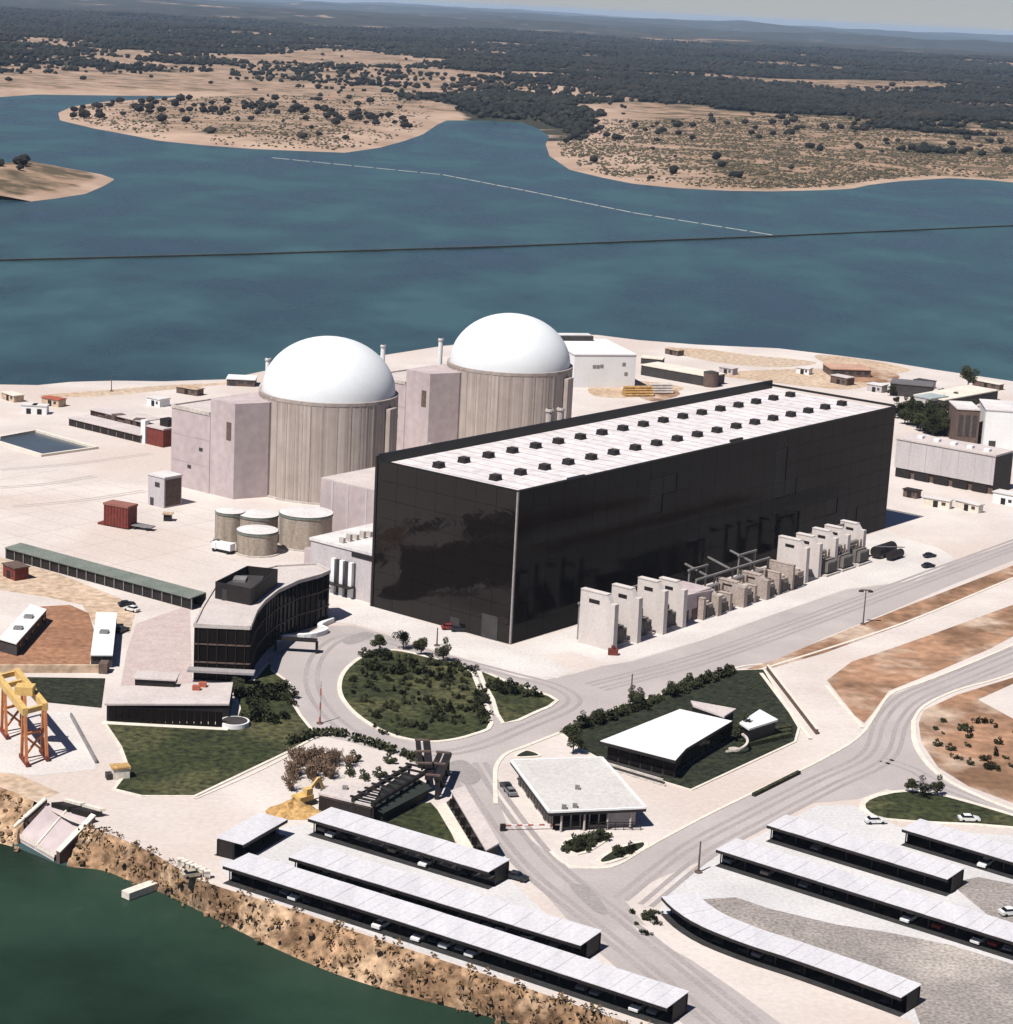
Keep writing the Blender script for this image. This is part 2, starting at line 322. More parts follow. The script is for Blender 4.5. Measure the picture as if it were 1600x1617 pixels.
def sdist(P, poly):
    x, y = P[:, 0], P[:, 1]; inside = np.zeros(len(P), bool); dm = np.full(len(P), 1e18); n = len(poly)
    for i in range(n):
        a, b = poly[i], poly[(i+1) % n]; d = b-a
        c = ((a[1] > y) != (b[1] > y))
        if d[1] != 0: inside ^= c & (x < d[0]*(y-a[1])/d[1]+a[0])
        t = np.clip(((x-a[0])*d[0]+(y-a[1])*d[1])/(d@d), 0, 1); dm = np.minimum(dm, (x-a[0]-t*d[0])**2+(y-a[1]-t*d[1])**2)
    return np.sqrt(dm)*np.where(inside, 1, -1)
def fbm(P, sc, oct=5, seed=0., H=.8):
    return np.array([noise.fractal(Vector((x*sc, y*sc, seed)), H, 2.0, oct) for x, y in P])
# clearings: centre, half width, half depth (metres), strength
CLEAR = []
for px, py, rx, dy, st in [(540, 103, 110, 12, 1.1), (430, 105, 50, 8, .8), (600, 112, 60, 6, .7), (200, 100, 60, 6, .9), (60, 132, 150, 10, 1.0), (300, 128, 60, 6, .6), (1330, 140, 100, 6, 1.1), (1060, 152, 50, 4, .8), (1300, 98, 60, 5, .5), (900, 128, 70, 4, .5), (730, 132, 60, 3, .7), (980, 175, 60, 5, .5), (1500, 120, 60, 4, .5), (60, 75, 60, 5, .5), (1080, 72, 80, 3, .5), (640, 65, 90, 3, .5), (360, 148, 120, 7, .8)]:
    c = at(px, py, 0); a, b = at(px, py+dy, 0), at(px, py-dy, 0); CLEAR.append((c.x, (a.y+b.y)/2, rx*c.y/FPX, (b.y-a.y)/2, st))
def PENALTY(P):
    ang = np.degrees(np.arctan2(P[:, 0], P[:, 1])); left = np.clip((-1.2-ang)/1.2, 0, 1); return 60+400*left+470*np.clip((ang-1.5)/1.0, 0, 1)
def woodness(P, sd_):
    n = fbm(P, .0016, 5, 3.1)*.55+fbm(P, .008, 3, 9.2)*.28
    n = n+fbm(P*np.array([[.35, 1.]]), .0042, 4, 5.5)*.75
    v = .24+n*1.2+np.clip((sd_-PENALTY(P))/260, -.9, .24)
    v += np.clip((P[:, 1]-7500)/4000, 0, 1)*.5
    for cx, cy, rx, ry, st in CLEAR:
        r2 = ((P[:, 0]-cx)/rx)**2+((P[:, 1]-cy)/ry)**2; v -= st*1.9*np.exp(-r2*.8)
    return v
def hill(P, sd_):
    h = np.clip(sd_*.06, -3, 6)+np.clip(sd_*.008, 0, 7)
    far = np.clip((sd_-150)/1500, 0, 1)
    h += far*(fbm(P, .0011, 4, 7.7)*16+5)
    vf = np.clip((P[:, 1]-9000)/15000, 0, 1)
    h += vf*(fbm(P, .00022, 4, 2.2)*110+20)
    return WZ+h
NTH, NR = 380, 470
th = np.radians(np.linspace(-21, 21, NTH)); rr = 1480*(52000/1480)**np.linspace(0, 1, NR)
R2, T2 = np.meshgrid(rr, th, indexing='ij'); P = np.stack([(R2*np.sin(T2)).ravel(), (R2*np.cos(T2)).ravel()], 1)
sd_ = sdist(P, P_main); ok = sd_ > -60
Z = np.full(len(P), WZ-3.); WD = np.zeros(len(P)); Z[ok] = hill(P[ok], sd_[ok]); WD[ok] = woodness(P[ok], sd_[ok])
def grid_land(name, P, Z, wd, nr, nt_, keep, m, shoreband):
    idx = np.arange(nr*nt_).reshape(nr, nt_); F = np.stack([idx[:-1, :-1], idx[:-1, 1:], idx[1:, 1:], idx[1:, :-1]], -1).reshape(-1, 4)
    F = F[keep[F].any(1)]; used = np.unique(F); mp = np.full(nr*nt_, -1); mp[used] = np.arange(len(used)); F = mp[F]
    me = bpy.data.meshes.new(name); V = np.column_stack([P, Z])[used]
    me.vertices.add(len(V)); me.vertices.foreach_set('co', V.ravel()); me.loops.add(F.size); me.loops.foreach_set('vertex_index', F.ravel().astype(np.int32))
    me.polygons.add(len(F)); me.polygons.foreach_set('loop_start', np.arange(0, F.size, 4, dtype=np.int32)); me.update(calc_edges=True); me.validate()
    at_ = me.attributes.new('wood', 'FLOAT', 'POINT'); at_.data.foreach_set('value', wd[used].astype(np.float32))
    a2 = me.attributes.new('inland', 'FLOAT', 'POINT'); a2.data.foreach_set('value', shoreband[used].astype(np.float32))
    me.polygons.foreach_set('use_smooth', [True]*len(me.polygons)); me.materials.append(m)
    return structure(link(name, me))
def land_mat():
    m = bpy.data.materials.new('far_land'); m.use_nodes = True; n = m.node_tree.nodes; L = m.node_tree.links; b = n['Principled BSDF']; b.inputs['Roughness'].default_value = .95; b.inputs['Specular IOR Level'].default_value = .1
    aw = n.new('ShaderNodeAttribute'); aw.attribute_name = 'wood'; ai = n.new('ShaderNodeAttribute'); ai.attribute_name = 'inland'
    tc = n.new('ShaderNodeTexCoord')
    def nz(sc, det=6):
        q = n.new('ShaderNodeTexNoise'); q.inputs['Scale'].default_value = sc; q.inputs['Detail'].default_value = det; q.inputs['Roughness'].default_value = .65; L.new(tc.outputs['Object'], q.inputs['Vector']); return q.outputs['Fac']
    def ramp(s, a, c, ca, cb):
        r = n.new('ShaderNodeValToRGB'); r.color_ramp.elements[0].position = a; r.color_ramp.elements[1].position = c; r.color_ramp.elements[0].color = (*ca, 1); r.color_ramp.elements[1].color = (*cb, 1); L.new(s, r.inputs[0]); return r.outputs[0]
    def mix(f, a, c):
        q = n.new('ShaderNodeMixRGB'); L.new(f, q.inputs[0]); L.new(a, q.inputs[1]); L.new(c, q.inputs[2]); return q.outputs[0]
    sand = ramp(nz(.012), .35, .65, (.275, .19, .14), (.39, .285, .215))
    scrub = ramp(nz(.022), .42, .58, (.085, .068, .042), (.29, .195, .135))
    wood = ramp(nz(.006, 9), .35, .7, (.014, .016, .013), (.055, .052, .038))
    nsum = n.new('ShaderNodeMath'); nsum.operation = 'ADD'; L.new(ai.outputs['Fac'], nsum.inputs[0])
    nm = n.new('ShaderNodeMath'); nm.operation = 'MULTIPLY_ADD'; nm.inputs[1].default_value = 1.2; nm.inputs[2].default_value = -.6; L.new(nz(.02), nm.inputs[0]); L.new(nm.outputs[0], nsum.inputs[1])
    g = mix(ramp(nsum.outputs[0], .3, .7, (0, 0, 0), (1, 1, 1)), sand, scrub)
    wn = n.new('ShaderNodeMath'); wn.operation = 'ADD'; nm2 = n.new('ShaderNodeMath'); nm2.operation = 'MULTIPLY_ADD'; nm2.inputs[1].default_value = .9; nm2.inputs[2].default_value = -.45
    L.new(nz(.01), nm2.inputs[0]); L.new(nm2.outputs[0], wn.inputs[0]); L.new(aw.outputs['Fac'], wn.inputs[1])
    fin = mix(ramp(wn.outputs[0], .12, .34, (0, 0, 0), (1, 1, 1)), g, wood)
    L.new(fin, b.inputs['Base Color']); return m
M_LAND = land_mat()
inl = np.where(P[:, 0] > 0, np.clip((P[:, 0]-40)/200, 0, 1)*.85*np.clip(sd_/28, 0, 1), .56*np.clip((sd_-25)/60, 0, 1))
grid_land('far_shore', P, Z, WD, NR, NTH, ok, M_LAND, inl)
# island at the left
gx, gy = np.meshgrid(np.linspace(-560, -290, 70), np.linspace(1600, 2250, 90)); Pi = np.stack([gx.ravel(), gy.ravel()], 1)
si = sdist(Pi, P_isl); Zi = WZ+np.clip(si*.16, -3, 17)+np.clip(si/60, 0, 1)*fbm(Pi, .012, 4, 1.)*2.5
grid_land('small_island', Pi, Zi, si*0-1., 90, 70, si > -25, M_LAND, np.clip((si-3)/22, 0, 1)*1.0)

# ---- ground sheets (4 mm and more above one another)
road = [(423, 1040), (430, 1062), (458, 1079), (458, 1104), (475, 1130), (490, 1150), (508, 1162), (545, 1170), (630, 1193), (668, 1212), (707, 1242), (735, 1262), (760, 1300), (790, 1345), (850, 1400), (930, 1490), (1010, 1560), (1085, 1622), (1240, 1622), (1165, 1566), (1095, 1518), (1008, 1470), (970, 1428), (930, 1400), (850, 1335), (800, 1300), (784, 1255), (782, 1225), (786, 1206), (801, 1190), (832, 1178), (885, 1157), (976, 1115), (1057, 1092), (1158, 1057), (1215, 1050), (1300, 1008), (1400, 968), (1500, 925), (1600, 885), (1680, 850), (1680, 830), (1600, 858), (1510, 885), (1450, 916), (1337, 931), (1225, 969), (1112, 1010), (1000, 1044), (950, 1052), (906, 1064), (860, 1074), (822, 1070), (770, 1054), (665, 1023), (609, 1002), (560, 988), (520, 988), (470, 1010)]
sheet('ring_road', pts(road), .016, M_ROAD)
road2 = [(985, 1420), (1020, 1462), (965, 1440), (920, 1402), (888, 1372), (940, 1371), (975, 1366), (1025, 1337), (1130, 1281), (1270, 1214), (1340, 1176), (1366, 1154), (1380, 1134), (1404, 1100), (1440, 1085), (1477, 1072), (1565, 1036), (1620, 1012), (1720, 970), (1720, 1010), (1600, 1062), (1512, 1089), (1460, 1114), (1443, 1138), (1446, 1177), (1477, 1219), (1530, 1250), (1600, 1279), (1700, 1310), (1700, 1330), (1600, 1296), (1500, 1265), (1400, 1246), (1355, 1262), (1285, 1268), (1215, 1303), (1110, 1359), (1040, 1387)]
sheet('avenue_road', pts(road2), .024, M_ROAD)
sheet('transformer_apron', pts([(808, 1023), (925, 985), (1080, 950), (1400, 835), (1424, 849), (1480, 864), (1506, 879), (1500, 894), (1450, 914), (1337, 929), (1225, 967), (1112, 1008), (1000, 1042), (952, 1048), (905, 1030), (850, 1035)]), .008, M_APRON)
sheet('hall_pavement', pts([(560, 986), (520, 982), (525, 960), (585, 957), (700, 990), (808, 1022), (870, 1042), (906, 1061), (880, 1071), (820, 1067), (770, 1051), (665, 1020), (609, 999)]), .030, M_APRON)
sheet('west_car_park', pts([(345, 1362), (400, 1315), (500, 1298), (640, 1340), (800, 1385), (860, 1440), (940, 1510), (1010, 1575), (1060, 1621), (700, 1514), (370, 1402)]), .008, M_LOT)
sheet('east_car_park', pts([(1290, 1272), (1350, 1272), (1420, 1306), (1600, 1320), (1720, 1340), (1720, 1640), (1460, 1622), (1420, 1605), (1250, 1542), (1100, 1486), (1040, 1440), (1070, 1385), (1120, 1360)]), .008, M_LOT)
sheet('gravel_patch', pts([(1092, 1421), (1162, 1417), (1215, 1435), (1320, 1460), (1400, 1472), (1500, 1492), (1640, 1535), (1640, 1625), (1455, 1622), (1435, 1568), (1285, 1501), (1180, 1480), (1120, 1452)]), .016, M_GRAVEL)
sheet('gravel_strip', pts([(1500, 1395), (1545, 1385), (1620, 1400), (1640, 1470), (1560, 1445)]), .016, M_GRAVEL)
sheet('soil_verge', pts([(1150, 1066), (1225, 1042), (1300, 1010), (1420, 962), (1600, 893), (1660, 872), (1660, 890), (1600, 911), (1430, 985), (1300, 1032), (1215, 1056)]), .036, M_SOIL)
sheet('soil_slope', pts([(1306, 1074), (1345, 1045), (1420, 1020), (1490, 995), (1600, 955), (1690, 920), (1690, 965), (1600, 1005), (1565, 1024), (1477, 1062), (1404, 1091), (1378, 1127), (1365, 1142), (1350, 1130)]), .010, M_SOIL)
sheet('soil_field', pts([(1458, 1122), (1512, 1097), (1600, 1070), (1700, 1030), (1700, 1300), (1600, 1268), (1530, 1242), (1482, 1212), (1455, 1172), (1451, 1142)]), .010, M_SOIL)
sheet('pale_yard', pts([(1545, 1105), (1600, 1080), (1680, 1070), (1680, 1130), (1600, 1135)]), .020, M_GROUND)
sheet('brown_yard', pts([(0, 1052), (-80, 1052), (-80, 1000), (0, 1012), (60, 958), (110, 955), (140, 968), (150, 1000), (142, 1050)]), .012, M_BROWN)
sheet('tan_yard', pts([(-80, 870), (0, 880), (90, 905), (190, 945), (215, 965), (205, 1000), (150, 990), (130, 955), (70, 942), (0, 932), (-80, 930)]), .008, M_TAN)
sheet('tan_shore', pts([(-120, 1150), (0, 1215), (40, 1228), (95, 1252), (60, 1266), (0, 1241), (-120, 1205)]), .012, M_TAN)
sheet('terrace_paving', pts([(215, 985), (300, 955), (303, 1070), (320, 1078), (190, 1085), (200, 1030)]), .020, mat('terrace_tile', (.47, .385, .365), (.40, .32, .305), .3, .9))
for nm, l in [('sand_patch', [(380, 604), (300, 612), (150, 626), (60, 625), (140, 618), (270, 608)]), ('sand_patch', [(930, 612), (960, 600), (1040, 604), (1080, 615), (1000, 628), (940, 625)]), ('sand_patch', [(1050, 552), (1110, 551), (1180, 560), (1290, 572), (1230, 580), (1130, 572)]), ('sand_patch', [(1130, 590), (1300, 582), (1390, 598), (1340, 615), (1230, 605)]), ('sand_patch', [(1290, 560), (1380, 570), (1440, 585), (1380, 590), (1310, 576)])]:
    sheet(nm, pts(smooth_line(l, 4, True)), .012, M_TAN)
for nm, l in [('orange_patch', [(1310, 585), (1370, 580), (1420, 592), (1400, 604), (1330, 600)]), ('orange_patch', [(1000, 618), (1040, 610), (1075, 622), (1030, 634)])]:
    sheet(nm, pts(smooth_line(l, 4, True)), .022, M_SOIL)
# lawns raised behind kerbs
def lawn(name, l, m=None, kw=.55, smooth=3, closed_kerb=True, kerb=True):
    w_ = smooth_line([tuple(at(x, y)[:2]) for x, y in l], smooth, True) if smooth > 1 else [tuple(at(x, y)[:2]) for x, y in l]
    sheet(name, w_, .15, m or M_LAWN, skirt=.2)
    if kerb: ribbon('kerb', w_, kw, -.02, .19, M_KERB, True)
    return w_
lawn('island_lawn', [(536, 1087), (543, 1062), (568, 1040), (602, 1028), (637, 1029), (690, 1042), (738, 1056), (756, 1086), (776, 1143), (749, 1160), (707, 1170), (665, 1171), (616, 1160), (572, 1136), (545, 1110)], kw=1.0)
lawn('island_tip_lawn', [(757, 1061), (800, 1077), (845, 1092), (880, 1107), (845, 1126), (795, 1143), (778, 1105)], kw=1.0, smooth=2)
L1 = [(165, 1140), (370, 1146), (378, 1120), (366, 1078), (400, 1075), (425, 1046), (430, 1060), (457, 1079), (458, 1104), (474, 1130), (490, 1150), (505, 1161), (455, 1188), (308, 1258), (224, 1258), (180, 1247), (203, 1216), (190, 1180)]
lawn('west_lawn', L1, smooth=1, kw=.7)
lawn('terrace_lawn', [(30, 1070), (166, 1072), (160, 1118), (60, 1108)], M_LAWN2, smooth=1, kerb=False)
lawn('visitor_lawn', [(885, 1157), (976, 1117), (1056, 1094), (1158, 1059), (1207, 1058), (1262, 1150), (1256, 1172), (1092, 1248), (970, 1212), (915, 1182)], M_LAWN2, smooth=1, kw=.6)
lawn('gate_lawn', [(590, 1302), (620, 1278), (680, 1268), (700, 1290), (728, 1350), (660, 1328)], smooth=1, kerb=False)
lawn('lens_lawn', [(1362, 1270), (1385, 1257), (1440, 1249), (1500, 1259), (1600, 1288), (1680, 1312), (1680, 1330), (1600, 1308), (1490, 1301), (1400, 1295), (1370, 1284)], kw=1.2, smooth=2)
lawn('planter_bed', [(889, 1332), (925, 1318), (962, 1316), (950, 1332), (912, 1350)], M_LAWN2, kw=.8)
lawn('planter_bed', [(946, 1358), (975, 1340), (1015, 1330), (1018, 1340), (985, 1355), (955, 1364)], M_LAWN2, kw=.8)
lawn('planter_bed', [(814, 1196), (830, 1186), (848, 1190), (850, 1195)], M_LAWN2, kw=.6)
def kerb(l, wd=.7, sm=4): ribbon('kerb', smooth_line([tuple(at(x, y)[:2]) for x, y in l], sm), wd, -.02, .14, M_KERB)
M_TRACK = mat('tyre_worn_asphalt', (.315, .282, .275), (.27, .243, .236), .08, .9, fine=.1)
M_PATCH = mat('asphalt_patch', (.28, .255, .25), (.24, .22, .215), .2, .9)
def tracks(l, offs=(-2.3, 2.3), wd=1.5, z=.032, closed=False, m=None):
    w_ = smooth_line([tuple(at(x, y)[:2]) for x, y in l], 6, closed)
    for o_ in offs:
        q = []
        for i, p in enumerate(w_):
            a = Vector(w_[(i-1) % len(w_)] if closed or i else p); b = Vector(w_[(i+1) % len(w_)] if closed or i < len(w_)-1 else p); d = (b-a).normalized(); q.append((p[0]-d.y*o_, p[1]+d.x*o_))
        ribbon('tyre_track', q, wd, z-.004, z, m or M_TRACK, closed)
tracks([(735, 1205), (775, 1270), (850, 1365), (960, 1455), (1100, 1568), (1165, 1622)], (-4, -2, 2, 4), 1.2)
tracks([(1000, 1425), (1100, 1345), (1200, 1290), (1300, 1238), (1385, 1195), (1408, 1140), (1440, 1105), (1500, 1078), (1620, 1028)], (-3.4, -1.4, 1.4, 3.4), 1.0)
tracks([(1395, 1200), (1440, 1215), (1490, 1242), (1600, 1284)], (-1.2, 1.2), .9)
tracks([(940, 1085), (1115, 1038), (1300, 972), (1480, 905), (1640, 846)], (-3, -1.2, 1.2, 3), 1.0)
tracks([(505, 1110), (545, 1150), (610, 1181), (680, 1190), (750, 1180), (825, 1150), (905, 1112), (880, 1085), (800, 1063), (690, 1034), (610, 1012), (545, 1006), (505, 1032), (492, 1072)], (-1.3, 1.3), 1.1, closed=True)
for l in [[(700, 1215), (730, 1200), (760, 1225), (740, 1240)], [(900, 1400), (930, 1402), (960, 1440), (940, 1440)], [(540, 1010), (575, 998), (590, 1004), (555, 1018)]]:
    sheet('asphalt_patch', pts(smooth_line(l, 4, True)), .042, M_PATCH)
M_JOINT = mat('slab_joint', (.40, .36, .335), (.35, .31, .29), .2, .9)
for k in range(9):
    a = hl(-30+k*9, 100, 0); b = hl(-30+k*9, 255-k*6, 0); ribbon('slab_joint', [tuple(a[:2]), tuple(b[:2])], .22, .001, .006, M_JOINT)
for k in range(7):
    a = hl(-35, 118+k*20, 0); b = hl(44, 118+k*20, 0); ribbon('slab_joint', [tuple(a[:2]), tuple(b[:2])], .22, .003, .009, M_JOINT)
for (x0, y0, x1, y1) in [(0, 742, 240, 716), (0, 770, 150, 752), (20, 800, 230, 775)]: tracks([(x0, y0), ((x0+x1)/2, (y0+y1)/2+3), (x1, y1)], (-1, 1), .8, .02, m=M_JOINT)
kerb([(783, 1270), (782, 1225), (786, 1206), (801, 1190), (832, 1178), (885, 1157)], .9)
kerb([(1062, 1091), (1158, 1056), (1205, 1049)])
kerb([(870, 1345), (896, 1366), (940, 1371), (975, 1366), (1025, 1337), (1130, 1281), (1270, 1214), (1340, 1176), (1366, 1154)], .7)
kerb([(1443, 1138), (1446, 1177), (1477, 1219), (1530, 1250), (1600, 1279), (1690, 1308)], 1.1)
kerb([(1720, 1010), (1600, 1064), (1512, 1090), (1460, 1115), (1443, 1138)], .8)
kerb([(1366, 1154), (1380, 1132), (1404, 1098), (1440, 1083), (1477, 1070), (1565, 1034), (1700, 975)], .8)
kerb([(1305, 1083), (1330, 1113), (1362, 1150)], 1.0)
kerb([(308, 1262), (400, 1222), (455, 1194)], .5)
kerb([(1200, 1058), (1420, 987), (1600, 913), (1690, 880)], .8)
kerb([(495, 1303), (640, 1345), (790, 1392)], 2.2)
kerb([(700, 1276), (725, 1330), (755, 1360), (790, 1368)], .8)

# ================================================================== TURBINE HALL
HLEN, HWID, HH = 185.0, 44.5, 39.1
hall = thing('turbine_hall', 'huge black glass-clad hall with flat pale roof dotted with two rows of dark vents', 'building', HO, HROT)
MB().box(0.25, HLEN-.25, .25, HWID-.25, 0, HH-2.2).build('core_wall', M_CLAD, hall)
NXp, NZp = 30, 8
pw, ph = HLEN/NXp, (HH-1.2)/NZp
me = MB().box(-pw/2+.035, pw/2-.035, -.12, .12, -ph/2+.035, ph/2-.035).mesh('glass_panel', M_GLASS)
me2 = MB().box(-.12, .12, -HWID/14+.035, HWID/14-.035, -ph/2+.035, ph/2-.035).mesh('glass_panel', M_GLASS2)
LOUV = {(9, 6), (9, 5), (10, 6), (19, 6), (19, 5), (19, 4), (20, 4), (24, 2), (25, 1), (26, 1)}
for k in range(NZp):
    for i in range(NXp):
        if (i, k) in LOUV:
            lv = MB()
            for q in range(8): lv.box(i*pw+.2, (i+1)*pw-.2, -.05+.05, .3, k*ph+.3+q*ph/8.3, k*ph+.55+q*ph/8.3)
            lv.build('louvre', mat('louvre_metal', (.016, .014, .013), rough=.5), hall); continue
        link('glass_panel', me, hall, ((i+.5)*pw, .02, (k+.5)*ph), (random.gauss(0, .0012), 0, random.gauss(0, .0015)))
    for i in range(7):
        link('glass_panel', me2, hall, (.02, (i+.5)*HWID/7, (k+.5)*ph), (0, random.gauss(0, .0012), random.gauss(0, .002)))
MB().box(.3, HLEN-.3, .3, HWID-.3, HH-2.199, HH-1.9).build('roof', M_ROOFHALL, hall)
pm = MB(); pm.box(-.15, HLEN+.15, -.15, .35, HH-1.2, HH-.9).box(-.15, .35, .35, HWID-.6, HH-1.2, HH-.9).box(HLEN-.35, HLEN+.15, .35, HWID-.6, HH-1.2, HH-.55)
pm.build('parapet', M_CLAD, hall)
MB().box(-.15, HLEN+.15, HWID-.6, HWID+.15, HH-2, HH+.6).build('back_parapet', M_CLAD, hall)
MB().box(-.2, .25, -.2, .25, 0, HH-1.25).build('corner_trim', M_CHROME, hall)
vb = MB().hexa([(-1.25, -1.25, 0), (1.25, -1.25, 0), (1.25, 1.25, 0), (-1.25, 1.25, 0)], [(-1.05, -1.05, 1.2), (1.05, -1.05, 1.2), (1.05, 1.05, 1.2), (-1.05, 1.05, 1.2)]).mesh('roof_vent', M_DARK)
vc = MB().box(-1.15, 1.15, -1.15, 1.15, 1.2, 1.4).mesh('vent_cap', mat('vent_cap', (.03, .026, .026)))
for r, y in enumerate((HWID*.31, HWID*.72)):
    for i in range(18):
        v = link('roof_vent', vb, hall, (8.5+i*(HLEN-17)/17, y, HH-1.9), (0, 0, 0)); link('vent_cap', vc, v)
gr = MB()
for i in range(37): gr.box(i*5, i*5+.12, .5, HWID-.7, HH-1.9, HH-1.82)
gr.build('roof_seam', mat('roof_seam', (.36, .33, .33)), hall)
MB().box(-.3, .3, HWID+.16, HWID+.9, 0, HH).build('drain_pipe', M_DARK, hall)
MB().box(22, 29, 1.5, 2.1, HH-1.9, HH-1.2).build('roof_duct', M_DARK, hall); MB().box(98, 104, 3, 3.6, HH-1.9, HH-1.2).build('roof_duct', M_DARK, hall)
MB().box(-.2, .05, 4, 9, 0, 6).build('gate_door', M_DARKGREY, hall); MB().box(-.2, .05, 16, 19, 0, 3).build('door', M_DARKGREY, hall)

# ================================================================== REACTORS
def reactor(loc, label):
    t = thing('reactor_building', label, 'reactor', loc, HROT)
    R0, ZR = 21.5, 31.3; n = 72
    mb = MB().cyl(0, 0, 0, ZR-1.0, R0, n, cap=False); mb.build('cylinder_wall', M_CYL, t, True)
    rb = MB().cyl(0, 0, ZR-1.0, ZR, R0+.12, n, cap=True); rb.build('ring_beam', mat('ring_beam_concrete', (.36, .31, .28), (.26, .22, .20), .4, .9, stretch=(1, 1, .2)), t)
    ribs = MB()
    for k in range(40):
        a = 2*PI*(k+.5)/40+.05*math.sin(k*7.3); c_, s_ = math.cos(a), math.sin(a); e0, e1 = R0-.15, R0+.06+.04*(k % 3); w_ = .14+.16*(k*7 % 5)/4
        q = [(c_*e0+s_*w_, s_*e0-c_*w_), (c_*e1+s_*w_, s_*e1-c_*w_), (c_*e1-s_*w_, s_*e1+c_*w_), (c_*e0-s_*w_, s_*e0+c_*w_)]
        ribs.hexa([(x, y, .5) for x, y in q], [(x, y, ZR-1.1) for x, y in q])
    stuff(ribs.build('vertical_rib', mat('rib_concrete', (.38, .33, .295), (.25, .21, .18), .3, .9, stretch=(1, 1, .05)), t))
    dm = MB(); vs = []; fs = []; NV = 16; RD, HDm = 20.7, 17.0
    for j in range(NV):
        a = j/NV*PI/2
        for i in range(n): vs.append((RD*math.cos(a)*math.cos(2*PI*i/n), RD*math.cos(a)*math.sin(2*PI*i/n), HDm*math.sin(a)))
        if j:
            for i in range(n): fs.append(((j-1)*n+i, (j-1)*n+(i+1) % n, j*n+(i+1) % n, j*n+i))
    vs.append((0, 0, HDm)); fs += [((NV-1)*n+i, (NV-1)*n+(i+1) % n, len(vs)-1) for i in range(n)]
    dm.add(vs, fs); d = dm.build('dome', M_DOME, t, True, (0, 0, ZR))
    for k in range(3):
        a = PI-.30+k*2*PI/3; b = MB().box(-1.1, .35, -2.2, 2.2, 0, ZR-2.7); o = b.build('buttress', M_CYL, t, loc=(math.cos(a)*(R0+.5), math.sin(a)*(R0+.5), 0), rot=(0, 0, a+PI))
    MB().cyl(0, 0, 0, .5, 22.2, n).build('base_plinth', M_CONC, t)
    return t
RC1 = Vector((-57, 665, 0)); RC2 = Vector((-1.4, 738, 0))
reactor(RC1, 'nearer reactor building, streaked concrete cylinder under a white dome beside the tanks')
reactor(RC2, 'farther reactor building with white dome, rising behind the black hall roof')
def fuel_building(off, label):
    t = thing('fuel_building', label, 'building', hl(57, 150)+off, HROT)
    MB().prism([(0, 14), (0, 31), (34, 31), (34, 14)], 0, 24.6).build('low_block', M_PINK, t)
    MB().prism([(.2, 14.1), (.2, 3.6), (10.6, -.6), (34, -.6), (34, 14.1)], 0, 29.5).build('tall_block', M_PINK, t)
    MB().box(.3, 33.6, 14.3, 30.6, 24.6, 24.9).build('roof', M_ROOFP, t)
    cop = MB().box(-.2, .3, 14.2, 31.2, 24.3, 25.3).box(.3, 34, 30.7, 31.2, 24.3, 25.3); cop.build('coping', M_CONC, t)
    MB().box(.08, .22, 5, 7, 18, 23.5).build('slot_window', M_BRICK, t)
    for z in (8.2, 16.4):
        MB().box(-.05, .03, 14.2, 30.9, z, z+.22).build('joint_band', mat('joint_band', (.40, .33, .33)), t)
    for y, z in ((17, 12.6), (22, 6.4)): MB().box(-.06, .02, y, y+1.6, z, z+1.1).build('window', M_DARKGREY, t)
    MB().box(-.07, .02, 26.5, 28.8, 0, 2.6).build('door', M_BRICK, t)
    return t
fuel_building(Vector((0, 0, 0)), 'pink concrete block with a narrow dark slot, joined to the left of the nearer reactor')
fuel_building(RC2-RC1, 'pink concrete block with a dark slot, between the two white domes')
# stacks behind the domes and hall
def stack(p, h, r, label, wm=M_WHITE):
    t = thing('vent_stack', label, 'chimney', p)
    MB().cyl(0, 0, 0, h, r, 12).build('pipe', wm, t); MB().cyl(0, 0, h-.8, h-.3, r*1.3, 12).build('collar', M_CONC, t); MB().cyl(0, 0, h, h+.05, r*.75, 12).build('outlet', M_DARK, t)
# auxiliary block between reactor and hall
aux = thing('auxiliary_building', 'stepped pinkish concrete block wedged between the nearer reactor and the black hall', 'building', hl(46, 70), HROT)
MB().prism([(0, 0), (0, 37), (24, 37), (24, 0)], 0, 16.2).build('tall_block', M_PINK, aux)
MB().box(7, 22, 6, 22, 16.2, 21).build('upper_block', M_PINK, aux)
MB().box(.01, 24, .01, 6, 16.2, 16.5).box(.01, 6.9, 6, 36.9, 16.2, 16.5).box(6.9, 24, 22.1, 36.9, 16.2, 16.5).build('roof', M_ROOFP, aux)
MB().box(6.9, 22.1, 5.9, 22.1, 21, 21.4).build('upper_roof', M_ROOFP, aux)
MB().box(6.88, 7.02, 9, 14, 17.4, 18.6).build('vent_slot', M_DARK, aux)
for y in (5, 12, 19, 26, 32): MB().box(-.12, .02, y, y+.7, 0, 16.1).build('pilaster', M_GREYW, aux)
for k, (x, y, h) in enumerate([(18, 8, 6), (20, 13.5, 6.5), (12, 19, 3)]):
    MB().cyl(x, y, 21.4, 21.4+h, .7, 12).build('vent_pipe', M_CONC, aux)
for k in range(4): MB().box(9+k*3, 10.6+k*3, 20.5-k, 22-k, 21.4, 22.6+.5*(k % 2)).build('roof_unit', M_CONC, aux)
an = thing('access_annex', 'low annex with white roof and tall white columns against the hall short side', 'building', hl(2, HWID+1.3), HROT)
ax = MB().box(0, 33, .2, 23, 0, 12.5); ax.build('wall', M_GREYW, an)
MB().box(-.3, 33, .1, 23.3, 12.5, 13.2).build('roof', M_ROOFW, an)
MB().box(-.15, .02, 1.5, 8.5, 11, 12.1).build('clerestory', M_DARK, an)
MB().box(-.2, .02, 7, 14.5, .5, 9.3).build('doorway', M_DARKGREY, an)
for y in (7.3, 10.4, 13.4): MB().box(-1.2, -.22, y, y+1.2, 0, 9.5).build('column', M_WHITE, an)
